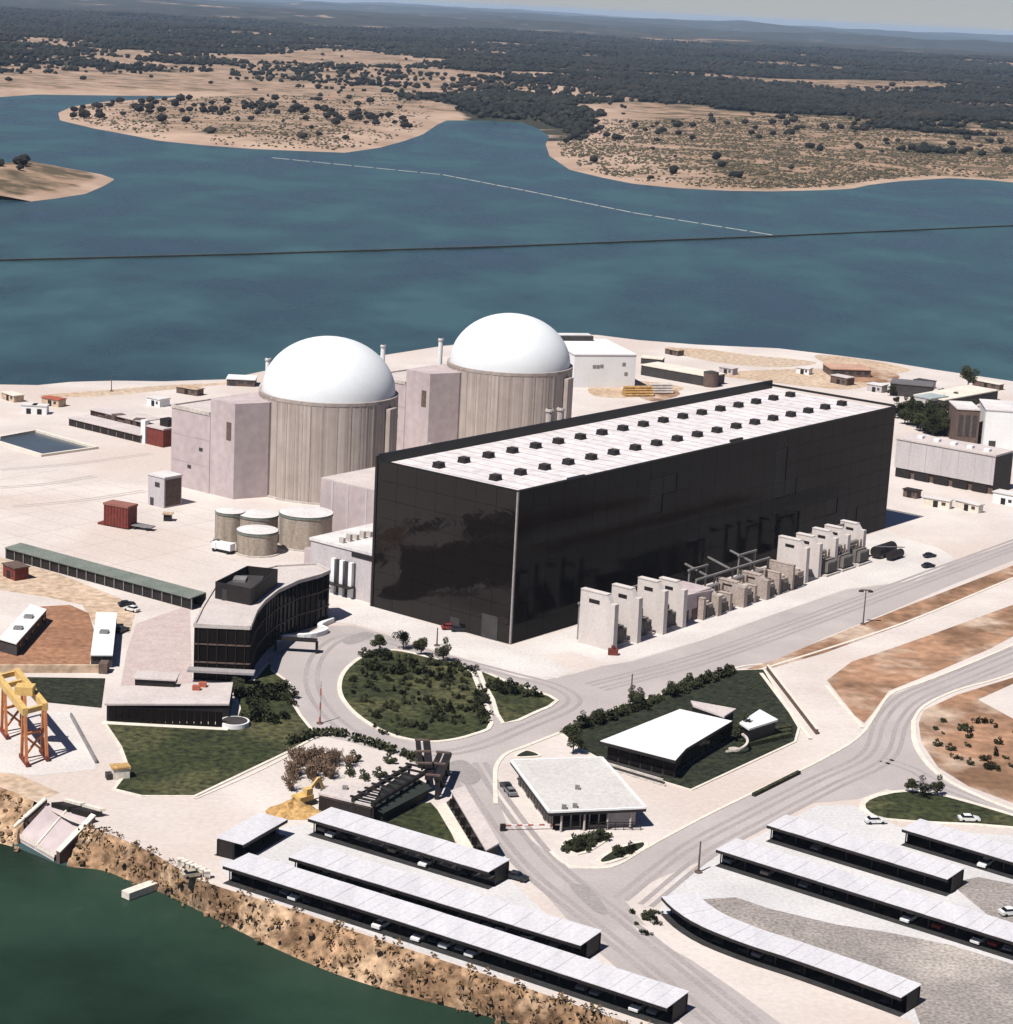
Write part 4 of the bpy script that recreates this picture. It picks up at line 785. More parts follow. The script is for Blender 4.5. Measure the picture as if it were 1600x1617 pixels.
for k, (px, py, L_2, W_2, H_2, m1, m2, lb) in enumerate([(1330, 606, 9, 5, 3.2, M_BRICK, M_ROOFP, 'small brown shed left of the dark roofed house'), (1385, 618, 7, 5, 3, M_GREYW, M_ROOFW, 'small pale shed in front of the dark roofed house'), (1500, 632, 10, 4, 2.6, M_DARKGREY, M_GREEN, 'narrow green roofed shed behind the flat store'), (1560, 612, 14, 3, 2.4, M_BRICK, M_KERB, 'long thin brown shed by the far right shore'), (1460, 612, 8, 5, 3, M_GREYW, M_DARKGREY, 'grey shed right behind the dark roofed house'), (1270, 590, 6, 4, 2.5, M_WHITE, M_ROOFW, 'tiny white hut left of the orange roofed barn'), (1065, 560, 8, 4, 2.4, M_BRICK, M_TAN, 'brown hut on the shore left of the sand flats'), (1150, 590, 7, 4, 2.6, M_GREYW, M_ROOFP, 'lone pale hut on the sand flats behind the hall'), (85, 640, 8, 4, 2.6, M_TAN, M_REDL, 'little red roofed hut on the far left shore'), (20, 632, 9, 4, 2.4, M_TAN, M_KERB, 'low tan hut at the far left shore edge'), (250, 640, 7, 5, 2.8, M_WHITE, M_ROOFW, 'white hut between the far left shore and the pink block'), (300, 622, 10, 4, 2.4, M_BRICK, M_TAN, 'low brown hut on the shore left of the pink block'), (25, 912, 6, 4, 3.2, M_RED, M_BRICK, 'small dark red hut below the left end of the long shed'), (1590, 795, 8, 5, 3.5, M_WHITE, M_ROOFW, 'white cabin at the right edge below the workshop'), (1480, 800, 9, 2.6, 2.6, M_KERB, M_ROOFW, 'cream container in front of the workshop, left one'), (1530, 806, 9, 2.6, 2.6, M_KERB, M_ROOFW, 'cream container in front of the workshop, right one'), (1440, 785, 5, 3, 2.4, M_BRICK, M_DARK, 'dark brown crate in front of the left end of the workshop')]):
    t = thing('small_shed', lb, 'shed', at(px, py), HROT-PI/2+(k % 3-1)*.15); MB().box(-L_2/2, L_2/2, -W_2/2, W_2/2, 0, H_2).build('wall', m1, t); MB().box(-L_2/2-.3, L_2/2+.3, -W_2/2-.3, W_2/2+.3, H_2, H_2+.3).build('roof', m2, t); MB().box(-1, .6, -W_2/2-.1, -W_2/2+.02, 0, 2.1).build('door', M_DARK, t); MB().box(L_2*.2, L_2*.35, -W_2/2-.08, -W_2/2+.02, 1, 2).build('window', M_DARKGREY, t)
p = at(1395, 878); t = thing('oil_tank', 'black oil tank with pipework at the far end of the transformer row', 'tank', p, HROT)
MB().tube((-5, 0, 2), (5, 0, 2), 1.7, 16).build('shell', M_DARK, t); MB().tube((-4, -4, 1.4), (3, -4, 1.4), 1.2, 14).build('small_shell', M_DARK, t)
for x in (-3, 3): MB().box(x-.4, x+.4, -1.4, 1.4, 0, 1).build('saddle', M_CONC, t)
MB().tube((-5, 0, 3.6), (5, -4, 2.6), .18).build('pipe', M_METAL, t)

# ================================================================== GATEHOUSE
GZ = 4.3; g = [at(x, y, GZ) for x, y in [(867, 1283), (1021, 1276), (951, 1196), (806, 1201)]]
gh = thing('gatehouse', 'square gatehouse under a thick white overhanging roof slab', 'building', (g[0].x, g[0].y, 0))
q = [local(gh, (p.x, p.y, 0)) for p in g]; c = sum(q, Vector())/4
sc = lambda k, ky=None: [tuple((p-c)*k+c) for p in q]
MB().prism(sc(1.0), GZ-.75, GZ-.12).build('roof_fascia', M_DARK, gh)
MB().prism(sc(.985), GZ-.12, GZ).build('roof', mat('gate_roof', (.49, .475, .455), (.45, .43, .41), .12, .85, fine=.1), gh)
mb = MB()
for i in range(4):
    a, b = Vector(sc(.99)[i]), Vector(sc(.99)[(i+1) % 4]); mb.beam((a.x, a.y, GZ+.02), (b.x, b.y, GZ+.02), .45, .34)
mb.build('roof_edge', M_WHITE, gh)
wq = [Vector(p) for p in sc(.86)]; MB().prism(wq, 0, GZ-.75).build('wall', M_ROOFP, gh)
for i, n_ in ((0, 9), (3, 12), (1, 6)):
    a, b = wq[i], wq[(i+1) % 4]; d = b-a
    for k in range(n_):
        if i == 0 and k > 5: continue
        m_ = a+d*((k+.5)/n_); o = MB().box(-d.length/n_*.42, d.length/n_*.42, -.1, .1, .5 if k % 3 else .05, 3).build('window' if k % 3 else 'door', M_GLASS, gh, loc=(m_.x, m_.y, 0), rot=(0, 0, math.atan2(d.y, d.x)))
for k in range(4):
    f = (k+.5)/4; m_ = q[0].lerp(q[1], f); m_ = m_.lerp(c, .05); MB().cyl(m_.x, m_.y, 0, GZ-.75, .22, 10).build('column', M_CONC, gh)
for (x, y) in [(891, 1277), (908, 1275), (912, 1246)]:
    p = local(gh, at(x, y, GZ)); MB().box(p.x-.45, p.x+.45, p.y-.45, p.y+.45, GZ, GZ+.7).build('roof_vent', M_METAL, gh)
A = at(794, 1312); B = at(886, 1310); d = B-A; t = thing('barrier', 'red and white barrier arm lowered across the entrance road', 'barrier', A, math.atan2(d.y, d.x))
MB().box(-.5, .5, -.4, .4, 0, 1.3).build('post', M_DARK, t)
nseg = 10
for k in range(nseg): MB().box(.5+k*(d.length-.5)/nseg, .5+(k+1)*(d.length-.5)/nseg, -.12, .12, .9, 1.15).build('arm_segment', [M_REDL, M_WHITE][k % 2], t)
A = at(890, 1311); B = at(1012, 1311); d = B-A; t = thing('fence', 'dark railing in front of the gatehouse wall', 'fence', A, math.atan2(d.y, d.x))
for k in range(10): MB().box(k*d.length/9-.06, k*d.length/9+.06, -.06, .06, 0, 1.6).build('post', M_DARK, t)
for z in (.5, 1, 1.5): MB().box(0, d.length, -.04, .04, z, z+.12).build('rail', M_DARK, t)

# ================================================================== VISITOR CENTRE
VZ = 4.6; g = [at(x, y, VZ) for x, y in [(946, 1170), (1067, 1201), (1084, 1182), (1158, 1138), (1074, 1119)]]
vc_ = thing('visitor_building', 'white flat roofed building with dark glass sides standing on the dark lawn', 'building', (g[0].x, g[0].y, 0))
q = [local(vc_, (p.x, p.y, 0)) for p in g]; c = sum(q, Vector())/len(q); sc = lambda k: [tuple((p-c)*k+c) for p in q]
MB().prism(sc(1.), VZ-.7, VZ-.1).build('roof_fascia', M_DARK, vc_); MB().prism(sc(.985), VZ-.1, VZ).build('roof', M_WHITE, vc_); MB().prism(sc(.88), .15, VZ-.7).build('wall', M_DARKGREY, vc_)
w2 = [Vector(p) for p in sc(.885)]
for i in (0, 1, 2):
    a, b = w2[i], w2[(i+1) % 5]; d = b-a; n_ = max(1, int(d.length/2.4))
    for k in range(n_):
        m_ = a+d*((k+.5)/n_); MB().box(-d.length/n_*.44, d.length/n_*.44, -.1, .1, .5, 3.4).build('window', M_GLASS, vc_, loc=(m_.x, m_.y, .15), rot=(0, 0, math.atan2(d.y, d.x)))
for lst, z, mm, nm in [([(1091, 1106), (1095, 1114), (1144, 1131), (1163, 1119)], 5.2, M_ROOFP, 'grey_roof_wing'), ([(1168, 1141), (1183, 1151), (1229, 1136), (1200, 1120)], 4.4, M_WHITE, 'white_roof_wing')]:
    r_ = [local(vc_, (lambda p: (p.x, p.y, 0))(at(x, y, z))) for x, y in lst]; c2 = sum(r_, Vector())/4
    wg = MB().prism([tuple((p-c2)*.9+c2) for p in r_], .15, z-.4).build('wing_wall', M_DARK, vc_); MB().prism(r_, z-.4, z).build(nm, mm, wg)
for k in range(4):
    p = at(965+k*3, 1208+k*4); q0 = at(955+k*2, 1203+k*4); q1 = at(1045+k*2, 1230+k*4); 
    st = thing('garden_step', ['upper long pale step', 'second long pale step', 'third long pale step', 'lowest long pale step'][k]+' on the slope before the white roofed building', 'step', (q0.x, q0.y, 0), math.atan2(q1.y-q0.y, q1.x-q0.x))
    MB().box(0, (q1-q0).length, -.3, .3, 0, .55-.09*k).build('tread', M_CONC if k % 2 else M_DARKGREY, st)
p = at(1160, 1185); t = thing('garden_sculpture', 'curved pale sculpture on the lawn right of the white roofed building', 'sculpture', p)
prev = None; mb = MB()
for k in range(12):
    a = -2.4+k*.3; cpt = Vector((2.6*math.cos(a), 2.6*math.sin(a), .3+.25*k)); 
    if prev: mb.beam(prev, cpt, .5, .35)
    prev = cpt
mb.build('arc', M_CONC, t); MB().cyl(0, 0, 0, .35, 1.3, 16).build('plinth', M_CONC, t)
for k in range(3):
    a, b = at(1165+k*3, 1168+k*7), at(1248, 1152+k*6); 
    hd = thing('low_hedge', ['farthest clipped dark hedge row', 'middle clipped dark hedge row', 'nearest clipped dark hedge row'][k]+' right of the white roofed building', 'hedge', a, math.atan2((b-a).y, (b-a).x)); MB().box(0, (b-a).length, -.6, .6, .1, 1.1).build('hedge_body', M_LEAF, hd)
# long dark wall + kerb on the right of that lawn
A, B = at(1212, 1058), at(1290, 1160); d = B-A; t = thing('garden_wall', 'thin dark wall line along the right side of the dark lawn', 'wall', A, math.atan2(d.y, d.x)); MB().box(0, d.length, -.25, .25, 0, 1.2).build('wall', M_BRICK, t); MB().box(0, d.length, -.32, .32, 1.2, 1.35).build('coping', M_KERB, t)
A, B = at(1202, 1064), at(1280, 1168); d = B-A; ribbon('kerb', [tuple(A[:2]), tuple(B[:2])], .9, 0, .25, M_KERB)
A, B = at(1190, 1258), at(1262, 1222); d = B-A; t = thing('road_hedge', 'thin dark hedge along the avenue kerb', 'hedge', A, math.atan2(d.y, d.x)); MB().box(0, d.length, -.4, .4, 0, .7).build('hedge_body', M_LEAF, t)

# ================================================================== BUS SHELTERS, WORKSHOP, PERGOLA, HEAP
RZ = 3.0; q = [at(x, y, RZ) for x, y in [(712, 1248), (768, 1343), (789, 1331), (734, 1241)]]
t = thing('narrow_lodge', 'long narrow lodge with pale roof beside the entrance road', 'building', (q[0].x, q[0].y, 0)); q = [local(t, (p.x, p.y, 0)) for p in q]; c = sum(q, Vector())/4
MB().prism([tuple((p-c)*.94+c) for p in q], 0, RZ-.3).build('wall', M_DARK, t); MB().prism(q, RZ-.3, RZ).build('roof', M_ROOFP, t)
for k in range(6): p = q[0].lerp(q[1], (k+.5)/6).lerp(c, .05); MB().box(p.x-.9, p.x+.9, p.y-.3, p.y+.3, .9, 2.3).build('window', M_GLASS, t)
q = pts([(689, 1277), (704, 1268), (755, 1352), (736, 1356)]); sheet('lodge_path', q, .20, M_KERB, skirt=.2)
q = pts([(704, 1268), (714, 1260), (768, 1348), (755, 1352)]); sheet('lodge_dark_strip', q, .02, M_DARKGREY)  # dark grey ground strip between path and lodge
RZ = 3.6; q = [at(x, y, RZ) for x, y in [(502, 1252), (588, 1272), (606, 1236), (530, 1236)]]
t = thing('workshop', 'low workshop with pinkish flat roof and dark front behind the car shelters', 'building', (q[0].x, q[0].y, 0)); q = [local(t, (p.x, p.y, 0)) for p in q]; c = sum(q, Vector())/4
MB().prism([tuple((p-c)*.96+c) for p in q], 0, RZ-.4).build('wall', M_BRICK, t); MB().prism(q, RZ-.4, RZ).build('roof', M_ROOFP, t)
for k in range(7):
    p = q[0].lerp(q[1], (k+.5)/7).lerp(c, .035); d = q[1]-q[0]; MB().box(-.75, .75, -.12, .12, .1, 2.8).build('door', M_DARK, t, loc=(p.x, p.y, 0), rot=(0, 0, math.atan2(d.y, d.x)))
for (x, y) in [(545, 1246), (575, 1255)]: p = local(t, at(x, y, RZ)); MB().box(p.x-.5, p.x+.5, p.y-.5, p.y+.5, RZ, RZ+.6).build('roof_vent', M_METAL, t)
# pergola
P0, P1 = at(590, 1268, 4), at(676, 1216, 4); d = P1-P0; t = thing('pergola', 'dark pergola of parallel beams on posts over the small lawn', 'pergola', (P0.x, P0.y, 0), math.atan2(d.y, d.x)); Ln = d.length
for y in (0, 4.2): MB().box(-.5, Ln+.5, y-.35, y+.35, 3.5, 4.2).build('beam', M_DARK, t)
for k in range(9): MB().box(k*Ln/8-.25, k*Ln/8+.25, -.8, 5, 4.2, 4.5).build('slat', M_DARK, t)
for k in range(5):
    for y in (0, 4.2): MB().box(k*Ln/4-.2, k*Ln/4+.2, y-.2, y+.2, 0, 3.5).build('post', M_DARK, t)
P0 = at(622, 1288); t = thing('dark_pavilion', 'dark green sheet roofed pavilion under the pergola', 'pavilion', P0, math.atan2(d.y, d.x)+.1)
MB().hexa([(-5, 0, 2.0), (12, -3, 2.0), (15, 4, 3.1), (-4, 5, 3.1)], [(-5, 0, 2.2), (12, -3, 2.2), (15, 4, 3.3), (-4, 5, 3.3)]).build('roof', mat('dark_green_sheet', (.022, .028, .024)), t)
MB().hexa([(-4, .6, 0), (11.2, -2.2, 0), (13.6, 3.5, 0), (-3.4, 4.4, 0)], [(-4, .6, 2), (11.2, -2.2, 2), (13.6, 3.5, 2.8), (-3.4, 4.4, 2.8)]).build('wall', M_DARK, t)
for k, ((x0, y0), (x1, y1), zz, lb) in enumerate([((676, 1250), (672, 1212), 5, 'dark upright frame at the head of the pergola'), ((690, 1262), (706, 1225), 4, 'dark slanting frame at the right end of the pergola')]):
    A, B = at(x0, y0), at(x1, y1); d2 = B-A; t = thing('timber_frame', lb, 'frame', A, math.atan2(d2.y, d2.x)); Ln = d2.length
    for f in (0, .5, 1): MB().box(f*Ln-.4, f*Ln+.4, -.4, .4, 0, zz).build('post', M_DARK, t)
    MB().box(-.6, Ln+.6, -.7, .7, zz, zz+.7).build('beam', M_DARK, t); MB().box(-.6, Ln+.6, 1.2, 2.2, zz, zz+.6).build('beam', M_DARK, t)
    for f in (0, .5, 1): MB().box(f*Ln-.3, f*Ln+.3, -.5, 2.4, zz+.7, zz+1).build('slat', M_BRICK, t)
# ochre heap
p = at(462, 1286); hp = MB(); vs = []; fs = []; n1, n2 = 22, 9
for j in range(n2):
    for i in range(n1):
        a = 2*PI*i/n1; r = (j/(n2-1)); k_ = 1+.3*noise.noise(Vector((math.cos(a)*1.5, math.sin(a)*1.5, 4)))
        vs.append((5.4*r*k_*math.cos(a), 4.6*r*k_*math.sin(a), 2.6*(1-r)**1.1*(1+.4*noise.noise(Vector((i*.9, j*.8, 2))))+.02))
        if j: fs.append(((j-1)*n1+i, (j-1)*n1+(i+1) % n1, j*n1+(i+1) % n1, j*n1+i))
o = hp.add(vs, fs).build('earth_heap', M_OCHRE, loc=(p.x, p.y+1, 0)); tag(o, 'heap of ochre earth beside the workshop end', 'heap')
p = at(479, 1270); t = thing('yellow_excavator', 'small dusty yellow excavator beside the ochre heap', 'excavator', p, .8)
MB().box(-2, 2, -1.6, -.9, 0, .9).build('track', M_DARK, t); MB().box(-2, 2, .9, 1.6, 0, .9).build('track', M_DARK, t); MB().box(-1.9, 1.5, -1.3, 1.3, .95, 2.0).build('body', M_YEL, t); MB().box(-.2, 1.3, -1.2, .1, 2, 3.3).build('cab', M_YEL, t)
MB().beam((1.4, .6, 1.8), (4.2, .6, 4.2), .45, .55).build('boom', M_YEL, t); MB().beam((4.2, .6, 4.2), (5.6, .6, 1.6), .4, .45).build('arm', M_YEL, t); MB().box(5.2, 6.3, 0, 1.2, .8, 1.7).build('bucket', M_METAL, t)

# ================================================================== CARS
def car_meshes():
    b = MB(); prof = [(-2.05, .35), (2.05, .35), (2.1, .75), (1.2, .95), (-1.6, .98), (-2.1, .9)]
    n = len(prof); b.add([(x, -.83, z) for x, z in prof]+[(x, .83, z) for x, z in prof], [tuple(range(n))[::-1], tuple(range(n, 2*n))]+[(i, (i+1) % n, n+(i+1) % n, n+i) for i in range(n)])
    c = MB().hexa([(-1.55, -.76, .97), (.95, -.76, .95), (.95, .76, .95), (-1.55, .76, .97)], [(-1.1, -.62, 1.38), (.35, -.62, 1.38), (.35, .62, 1.38), (-1.1, .62, 1.38)])
    r = MB().hexa([(-1.12, -.63, 1.385), (.37, -.63, 1.385), (.37, .63, 1.385), (-1.12, .63, 1.385)], [(-1.0, -.56, 1.44), (.25, -.56, 1.44), (.25, .56, 1.44), (-1.0, .56, 1.44)])
    return b, c, r, MB().cyl(0, 0, -.1, .1, .31, 12)
cb, cg, crf, cw = car_meshes()
BODY = [cb.mesh('body', m) for m in CARC]; ROOF = [crf.mesh('roof', m) for m in CARC]; CAB = cg.mesh('window', M_GLASSC); WHL = cw.mesh('wheel', M_TYRE)
def car(p, rz, ci, label, group=None):
    t = thing('parked_car', label, 'car', (p[0], p[1], .02 if len(p) < 3 else p[2]), rz, group)
    link('body', BODY[ci], t); link('roof', ROOF[ci], t); link('window', CAB, t)
    for x in (-1.3, 1.3):
        for y in (-.76, .76): link('wheel', WHL, t, (x, y, .31), (PI/2, 0, 0))

# ================================================================== CAR SHELTERS
SH = 3.25
M_SHADETARMAC = mat('shade_tarmac', (.032, .030, .030), (.02, .02, .02), .4, .8)  # tarmac darkened to stand in for the shade under the shelter roofs
CARCOUNT = {}; ORD = ['first', 'second', 'third', 'fourth', 'fifth', 'sixth', 'seventh', 'eighth', 'ninth', 'tenth', 'eleventh', 'twelfth', 'thirteenth', 'fourteenth', 'fifteenth']
def shelter(line, label, depth=6.6, cars=.4, gname='', h=SH, seed=1, bay=2.6):
    rnd = random.Random(seed)
    P = [Vector((at(x, y).x, at(x, y).y)) for x, y in line]
    if len(P) > 2: P = [Vector(p) for p in smooth_line([tuple(p) for p in P], 5)]
    d = np.r_[0, np.cumsum([(P[i+1]-P[i]).length for i in range(len(P)-1)])]; tot = d[-1]; nb = max(2, int(round(tot/bay)))
    def pt(s):
        i = min(int(np.searchsorted(d, s, 'right'))-1, len(P)-2); i = max(i, 0); return P[i].lerp(P[i+1], (s-d[i])/(d[i+1]-d[i])), (P[i+1]-P[i]).normalized()
    t = thing('car_shelter', label, 'carport', (P[0].x, P[0].y, 0), 0, 'car shelters in the two car parks')
    O = P[0]
    C = []
    for k in range(nb+1):
        p, v = pt(min(tot-1e-6, k*tot/nb)); C.append((p-O, Vector((-v.y, v.x)), v))
    for k in range(nb):
        (a, na, va), (b, nb_, vb_) = C[k], C[k+1]; g_ = .018; j = rnd.uniform(-.02, .02)
        a2, b2 = a+va*g_, b-vb_*g_
        def z_(y): return h+.02*y+j
        lo = [(*(a2-na*.5), z_(0)), (*(b2-nb_*.5), z_(0)), (*(b2+nb_*depth), z_(depth)), (*(a2+na*depth), z_(depth))]
        MB().hexa(lo, [(x, y, z+.1) for x, y, z in lo]).build('roof_panel', M_CARPORT, t)
    def strip(y, z0, z1, wd, nm, m):
        mb = MB(); vs = []; fs = []
        for k, (a, na, va) in enumerate(C):
            l, r = a+na*(y+wd/2), a+na*(y-wd/2); vs += [(*l, z0), (*l, z1), (*r, z1), (*r, z0)]
            if k: fs += [(4*k-4+i, 4*k-4+(i+1) % 4, 4*k+(i+1) % 4, 4*k+i) for i in range(4)]
        fs += [(0, 1, 2, 3), tuple(4*nb+i for i in range(4))]; return mb.add(vs, fs).build(nm, m, t)
    strip(-.45, h-.55, h-.02, .14, 'shade_fascia', M_DARK); strip(depth-.5, 0, h-.1, .2, 'back_wall', M_DARK); strip(1.5, h-.35, h-.04, .3, 'beam', M_DARK); strip(4.6, h-.3, h-.0, .3, 'beam', M_DARK)  # dark front fascia is added to deepen the shade below the roof edge
    strip(depth/2-.15, .03, .06, depth+.5, 'shade_floor', M_SHADETARMAC)  # dark floor sheet thickens the shaded strip by its colour
    pm = MB().box(-.11, .11, -.11, .11, 0, h-.36).mesh('post', M_DARK)
    for k in range(0, nb+1, 2): a, na, va = C[k]; link('post', pm, t, (*(a+na*1.5), 0)); 
    for i_ in (0, nb):
        a, na, va = C[i_]; s = 1 if i_ == 0 else -1
        lo = [(*(a+na*1.8+va*s*.1), 0), (*(a+na*(depth-.6)+va*s*.1), 0), (*(a+na*(depth-.6)+va*s*.25), 0), (*(a+na*1.8+va*s*.25), 0)]
        MB().hexa(lo, [(x, y, h-.05) for x, y, z in lo]).build('end_wall', M_DARK, t)
    for k in range(nb):
        if rnd.random() < cars:
            a, na, va = C[k]; b = C[k+1][0]; p = (a+b)/2+na*rnd.uniform(3.5, 3.9)+O
            ci = rnd.choices(range(5), [.24, .2, .5, .02, .04])[0]; 
            if ci == 0: p = p-na*rnd.uniform(.8, 1.7)
            CARCOUNT[(gname, ci)] = CARCOUNT.get((gname, ci), 0)+1; car((p.x, p.y, .06), math.atan2(na.y, na.x)+(PI if rnd.random() < .6 else 0)+rnd.gauss(0, .03), ci, '%s %s car from the left end under %s' % (ORD[CARCOUNT[(gname, ci)]-1], CARN[ci], gname), 'cars parked under ' + gname)
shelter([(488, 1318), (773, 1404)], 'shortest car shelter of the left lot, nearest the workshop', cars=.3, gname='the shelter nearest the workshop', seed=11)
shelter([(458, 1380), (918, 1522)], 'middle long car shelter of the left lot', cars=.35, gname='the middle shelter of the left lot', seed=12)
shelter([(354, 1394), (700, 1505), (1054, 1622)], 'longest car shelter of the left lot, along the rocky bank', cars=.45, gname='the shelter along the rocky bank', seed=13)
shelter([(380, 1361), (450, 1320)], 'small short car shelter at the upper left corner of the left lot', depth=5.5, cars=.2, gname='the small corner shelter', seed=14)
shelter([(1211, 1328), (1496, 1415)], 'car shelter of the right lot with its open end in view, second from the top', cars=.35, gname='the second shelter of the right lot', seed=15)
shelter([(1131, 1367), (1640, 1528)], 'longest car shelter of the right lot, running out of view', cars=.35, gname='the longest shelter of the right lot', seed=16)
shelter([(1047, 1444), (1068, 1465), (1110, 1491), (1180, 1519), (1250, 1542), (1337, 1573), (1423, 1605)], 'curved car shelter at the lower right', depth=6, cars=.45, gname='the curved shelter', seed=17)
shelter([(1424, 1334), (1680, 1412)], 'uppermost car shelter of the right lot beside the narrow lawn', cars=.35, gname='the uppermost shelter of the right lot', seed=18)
for (px, py, rz, ci, lb) in [(395, 952, .3, 0, ''), ] and [(200, 957, .5, 2, 'dark car at the end of the long shed'), (208, 965, 2.6, 0, 'white car at the end of the long shed'), (193, 998, 1.2, 2, 'dark car on the terrace paving'), (800, 1246, 1.9, 2, 'dark car beside the gatehouse left wall'), (806, 1254, 1.9, 1, 'grey car beside the gatehouse left wall'), (1468, 880, .6, 2, 'dark car on the apron beyond the transformers, farther one'), (1466, 896, .6, 2, 'dark car on the apron beyond the transformers, nearer one'), (876, 1470, -.6, 2, 'lone dark car in the left lot near the middle shelter'), (816, 1389, -.5, 2, 'dark car at the exit of the left lot'), (1382, 1300, .2, 0, 'white car below the narrow lawn'), (710, 994, .2, 3, 'red car parked at the foot of the hall short side'), (725, 997, .2, 2, 'dark car parked at the foot of the hall short side'), (1596, 1445, .3, 0, 'white car in the open at the right edge'), (1530, 1297, .1, 0, 'white van below the right end of the narrow lawn'), (305, 1385, .5, 4, 'beige car on the verge left of the left lot'), (345, 860, .4, 2, 'dark car by the leftmost tank')]:
    p = at(px, py); car((p.x, p.y, .03), rz, ci, lb)

# ================================================================== CRANE & INTAKE
F0 = at(40, 1207); F1 = at(72, 1198); d = F1-F0; GH = 10.8
B0 = at(-10, 1062, GH); gv = Vector((B0.x-at(34, 1118, GH).x, B0.y-at(34, 1118, GH).y, 0)); gl = min(60, gv.length); gd = gv.normalized()
t = thing('gantry_crane', 'gantry crane with yellow girders on red legs at the water intake', 'crane', F0, 0)
def lp(v): return local(t, v)
wv = (F1-F0).normalized()*4.9; wv.z = 0
for s in (0, 1):
    o = wv*s
    MB().beam((o.x, o.y, GH), (o.x+gd.x*gl, o.y+gd.y*gl, GH), 1.1, 1.5).build('girder', M_YEL, t)
    for f in (.04, .75):
        c_ = o+gd*gl*f
        for e in (-1.6, 1.6): MB().beam((c_.x+gd.x*e*.5, c_.y+gd.y*e*.5, GH-.8), (c_.x+gd.x*e*1.3, c_.y+gd.y*e*1.3, .8), .55, .6).build('leg', M_CRLEG, t)
        MB().beam((c_.x-gd.x*3, c_.y-gd.y*3, .6), (c_.x+gd.x*3, c_.y+gd.y*3, .6), .7, .8).build('bogie', M_RED, t)
for f in (.04, .75, 1.0):
    c_ = gd*gl*f; MB().beam((c_.x, c_.y, GH-.2), (c_.x+wv.x, c_.y+wv.y, GH-.2), .8, 1.0).build('cross_beam', M_YEL, t)
    if f < 1:
        MB().beam((c_.x, c_.y, GH-5), (c_.x+wv.x, c_.y+wv.y, GH-5), .4, .5).build('brace', M_CRLEG, t)
        MB().beam((c_.x, c_.y, GH-5.2), (c_.x+wv.x, c_.y+wv.y, 1.2), .35, .4).build('brace', M_CRLEG, t); MB().beam((c_.x+wv.x, c_.y+wv.y, GH-5.2), (c_.x, c_.y, 1.2), .35, .4).build('brace', M_CRLEG, t)
c_ = gd*gl*.35+wv*.5; MB().box(c_.x-1.8, c_.x+1.8, c_.y-1.5, c_.y+1.5, GH+.7, GH+2.4).build('trolley', M_YEL, t)
sheet('crane_pad', pts([(-60, 1120), (110, 1125), (152, 1200), (150, 1215), (60, 1225), (-60, 1215)]), .02, M_APRON)
A, B = at(112, 1132), at(152, 1206); d = B-A; t = thing('pad_wall', 'thin grey low wall beside the crane pad', 'wall', A, math.atan2(d.y, d.x)); MB().box(0, d.length, -.2, .2, 0, .9).build('wall', M_METAL, t)
p = at(190, 1228); t = thing('pump_box', 'small ochre and white pump box at the corner of the big lawn', 'box', p, .4); MB().box(-1.6, 1.6, -1.2, 1.2, 0, 2.2).build('body', M_KERB, t); MB().box(-1.8, 1.8, -1.4, 1.4, 2.2, 2.5).build('lid', M_OCHRE, t); MB().box(-2.8, -1.7, -.9, .9, 0, 1.2).build('motor', M_DARKGREY, t)
# intake: sloping double apron between wing walls
it = thing('water_intake', 'concrete water intake with two sloping panels between dark wing walls at the canal', 'intake', at(80, 1290), 0)
tl, tr = at(73, 1278, -.3), at(136, 1297, -.3); bl, br = at(28, 1327, WZ), at(85, 1360, WZ)
G = lambda v: local(it, v)
def quadslab(a, b, c_, d_, th, nm, m):
    z = Vector((0, 0, th)); return MB().hexa([G(a)-z, G(b)-z, G(c_)-z, G(d_)-z], [G(a), G(b), G(c_), G(d_)]).build(nm, m, it)
tm, bmid = tl.lerp(tr, .5), bl.lerp(br, .5)
e = Vector((0, 0, .7))
quadslab(bl+e, bl.lerp(br, .485)+e, tl.lerp(tr, .485)+e, tl+e, .5, 'sloping_panel', M_PINK); quadslab(bl.lerp(br, .515)+e, br+e, tr+e, tl.lerp(tr, .515)+e, .5, 'sloping_panel', M_PINK)
quadslab(bl.lerp(br, .485)+e*1.5, bl.lerp(br, .515)+e*1.5, tl.lerp(tr, .515)+e*1.5, tl.lerp(tr, .485)+e*1.5, .9, 'centre_rib', M_KERB)
quadslab(bl-Vector((0, 0, .1))+e*.2, br+e*.2, br+(tr-br)*.03+e*1.8, bl+(tl-bl)*.03+e*1.8, .4, 'sill', M_KERB)
for a, b, nm in ((bl, tl, 'wing_wall'), (br, tr, 'wing_wall')):
    s = -1 if a is bl else 1; off = (br-bl).normalized()*1.4*s
    a2, b2 = a+off, b+off+(tl-bl)*.12; top0, top1 = Vector((a2.x, a2.y, WZ+2.2)), Vector((b2.x, b2.y, 1.3)); k_ = (br-bl).normalized()*.55
    MB().hexa([G(Vector((a2.x, a2.y, WZ-1))-k_), G(Vector((a2.x, a2.y, WZ-1))+k_), G(Vector((b2.x, b2.y, -2))+k_), G(Vector((b2.x, b2.y, -2))-k_)], [G(top0-k_), G(top0+k_), G(top1+k_), G(top1-k_)]).build(nm, M_BRICK, it)
    MB().beam(G(top0)+Vector((0, 0, .1)), G(top1)+Vector((0, 0, .1)), 1.3, .25).build('coping', M_KERB, it)
hb0, hb1 = tl+(tl-bl)*.12, tr+(tr-br)*.12
dv = (hb1-hb0); vv = (tl-bl); vv.z = 0; vv.normalize()
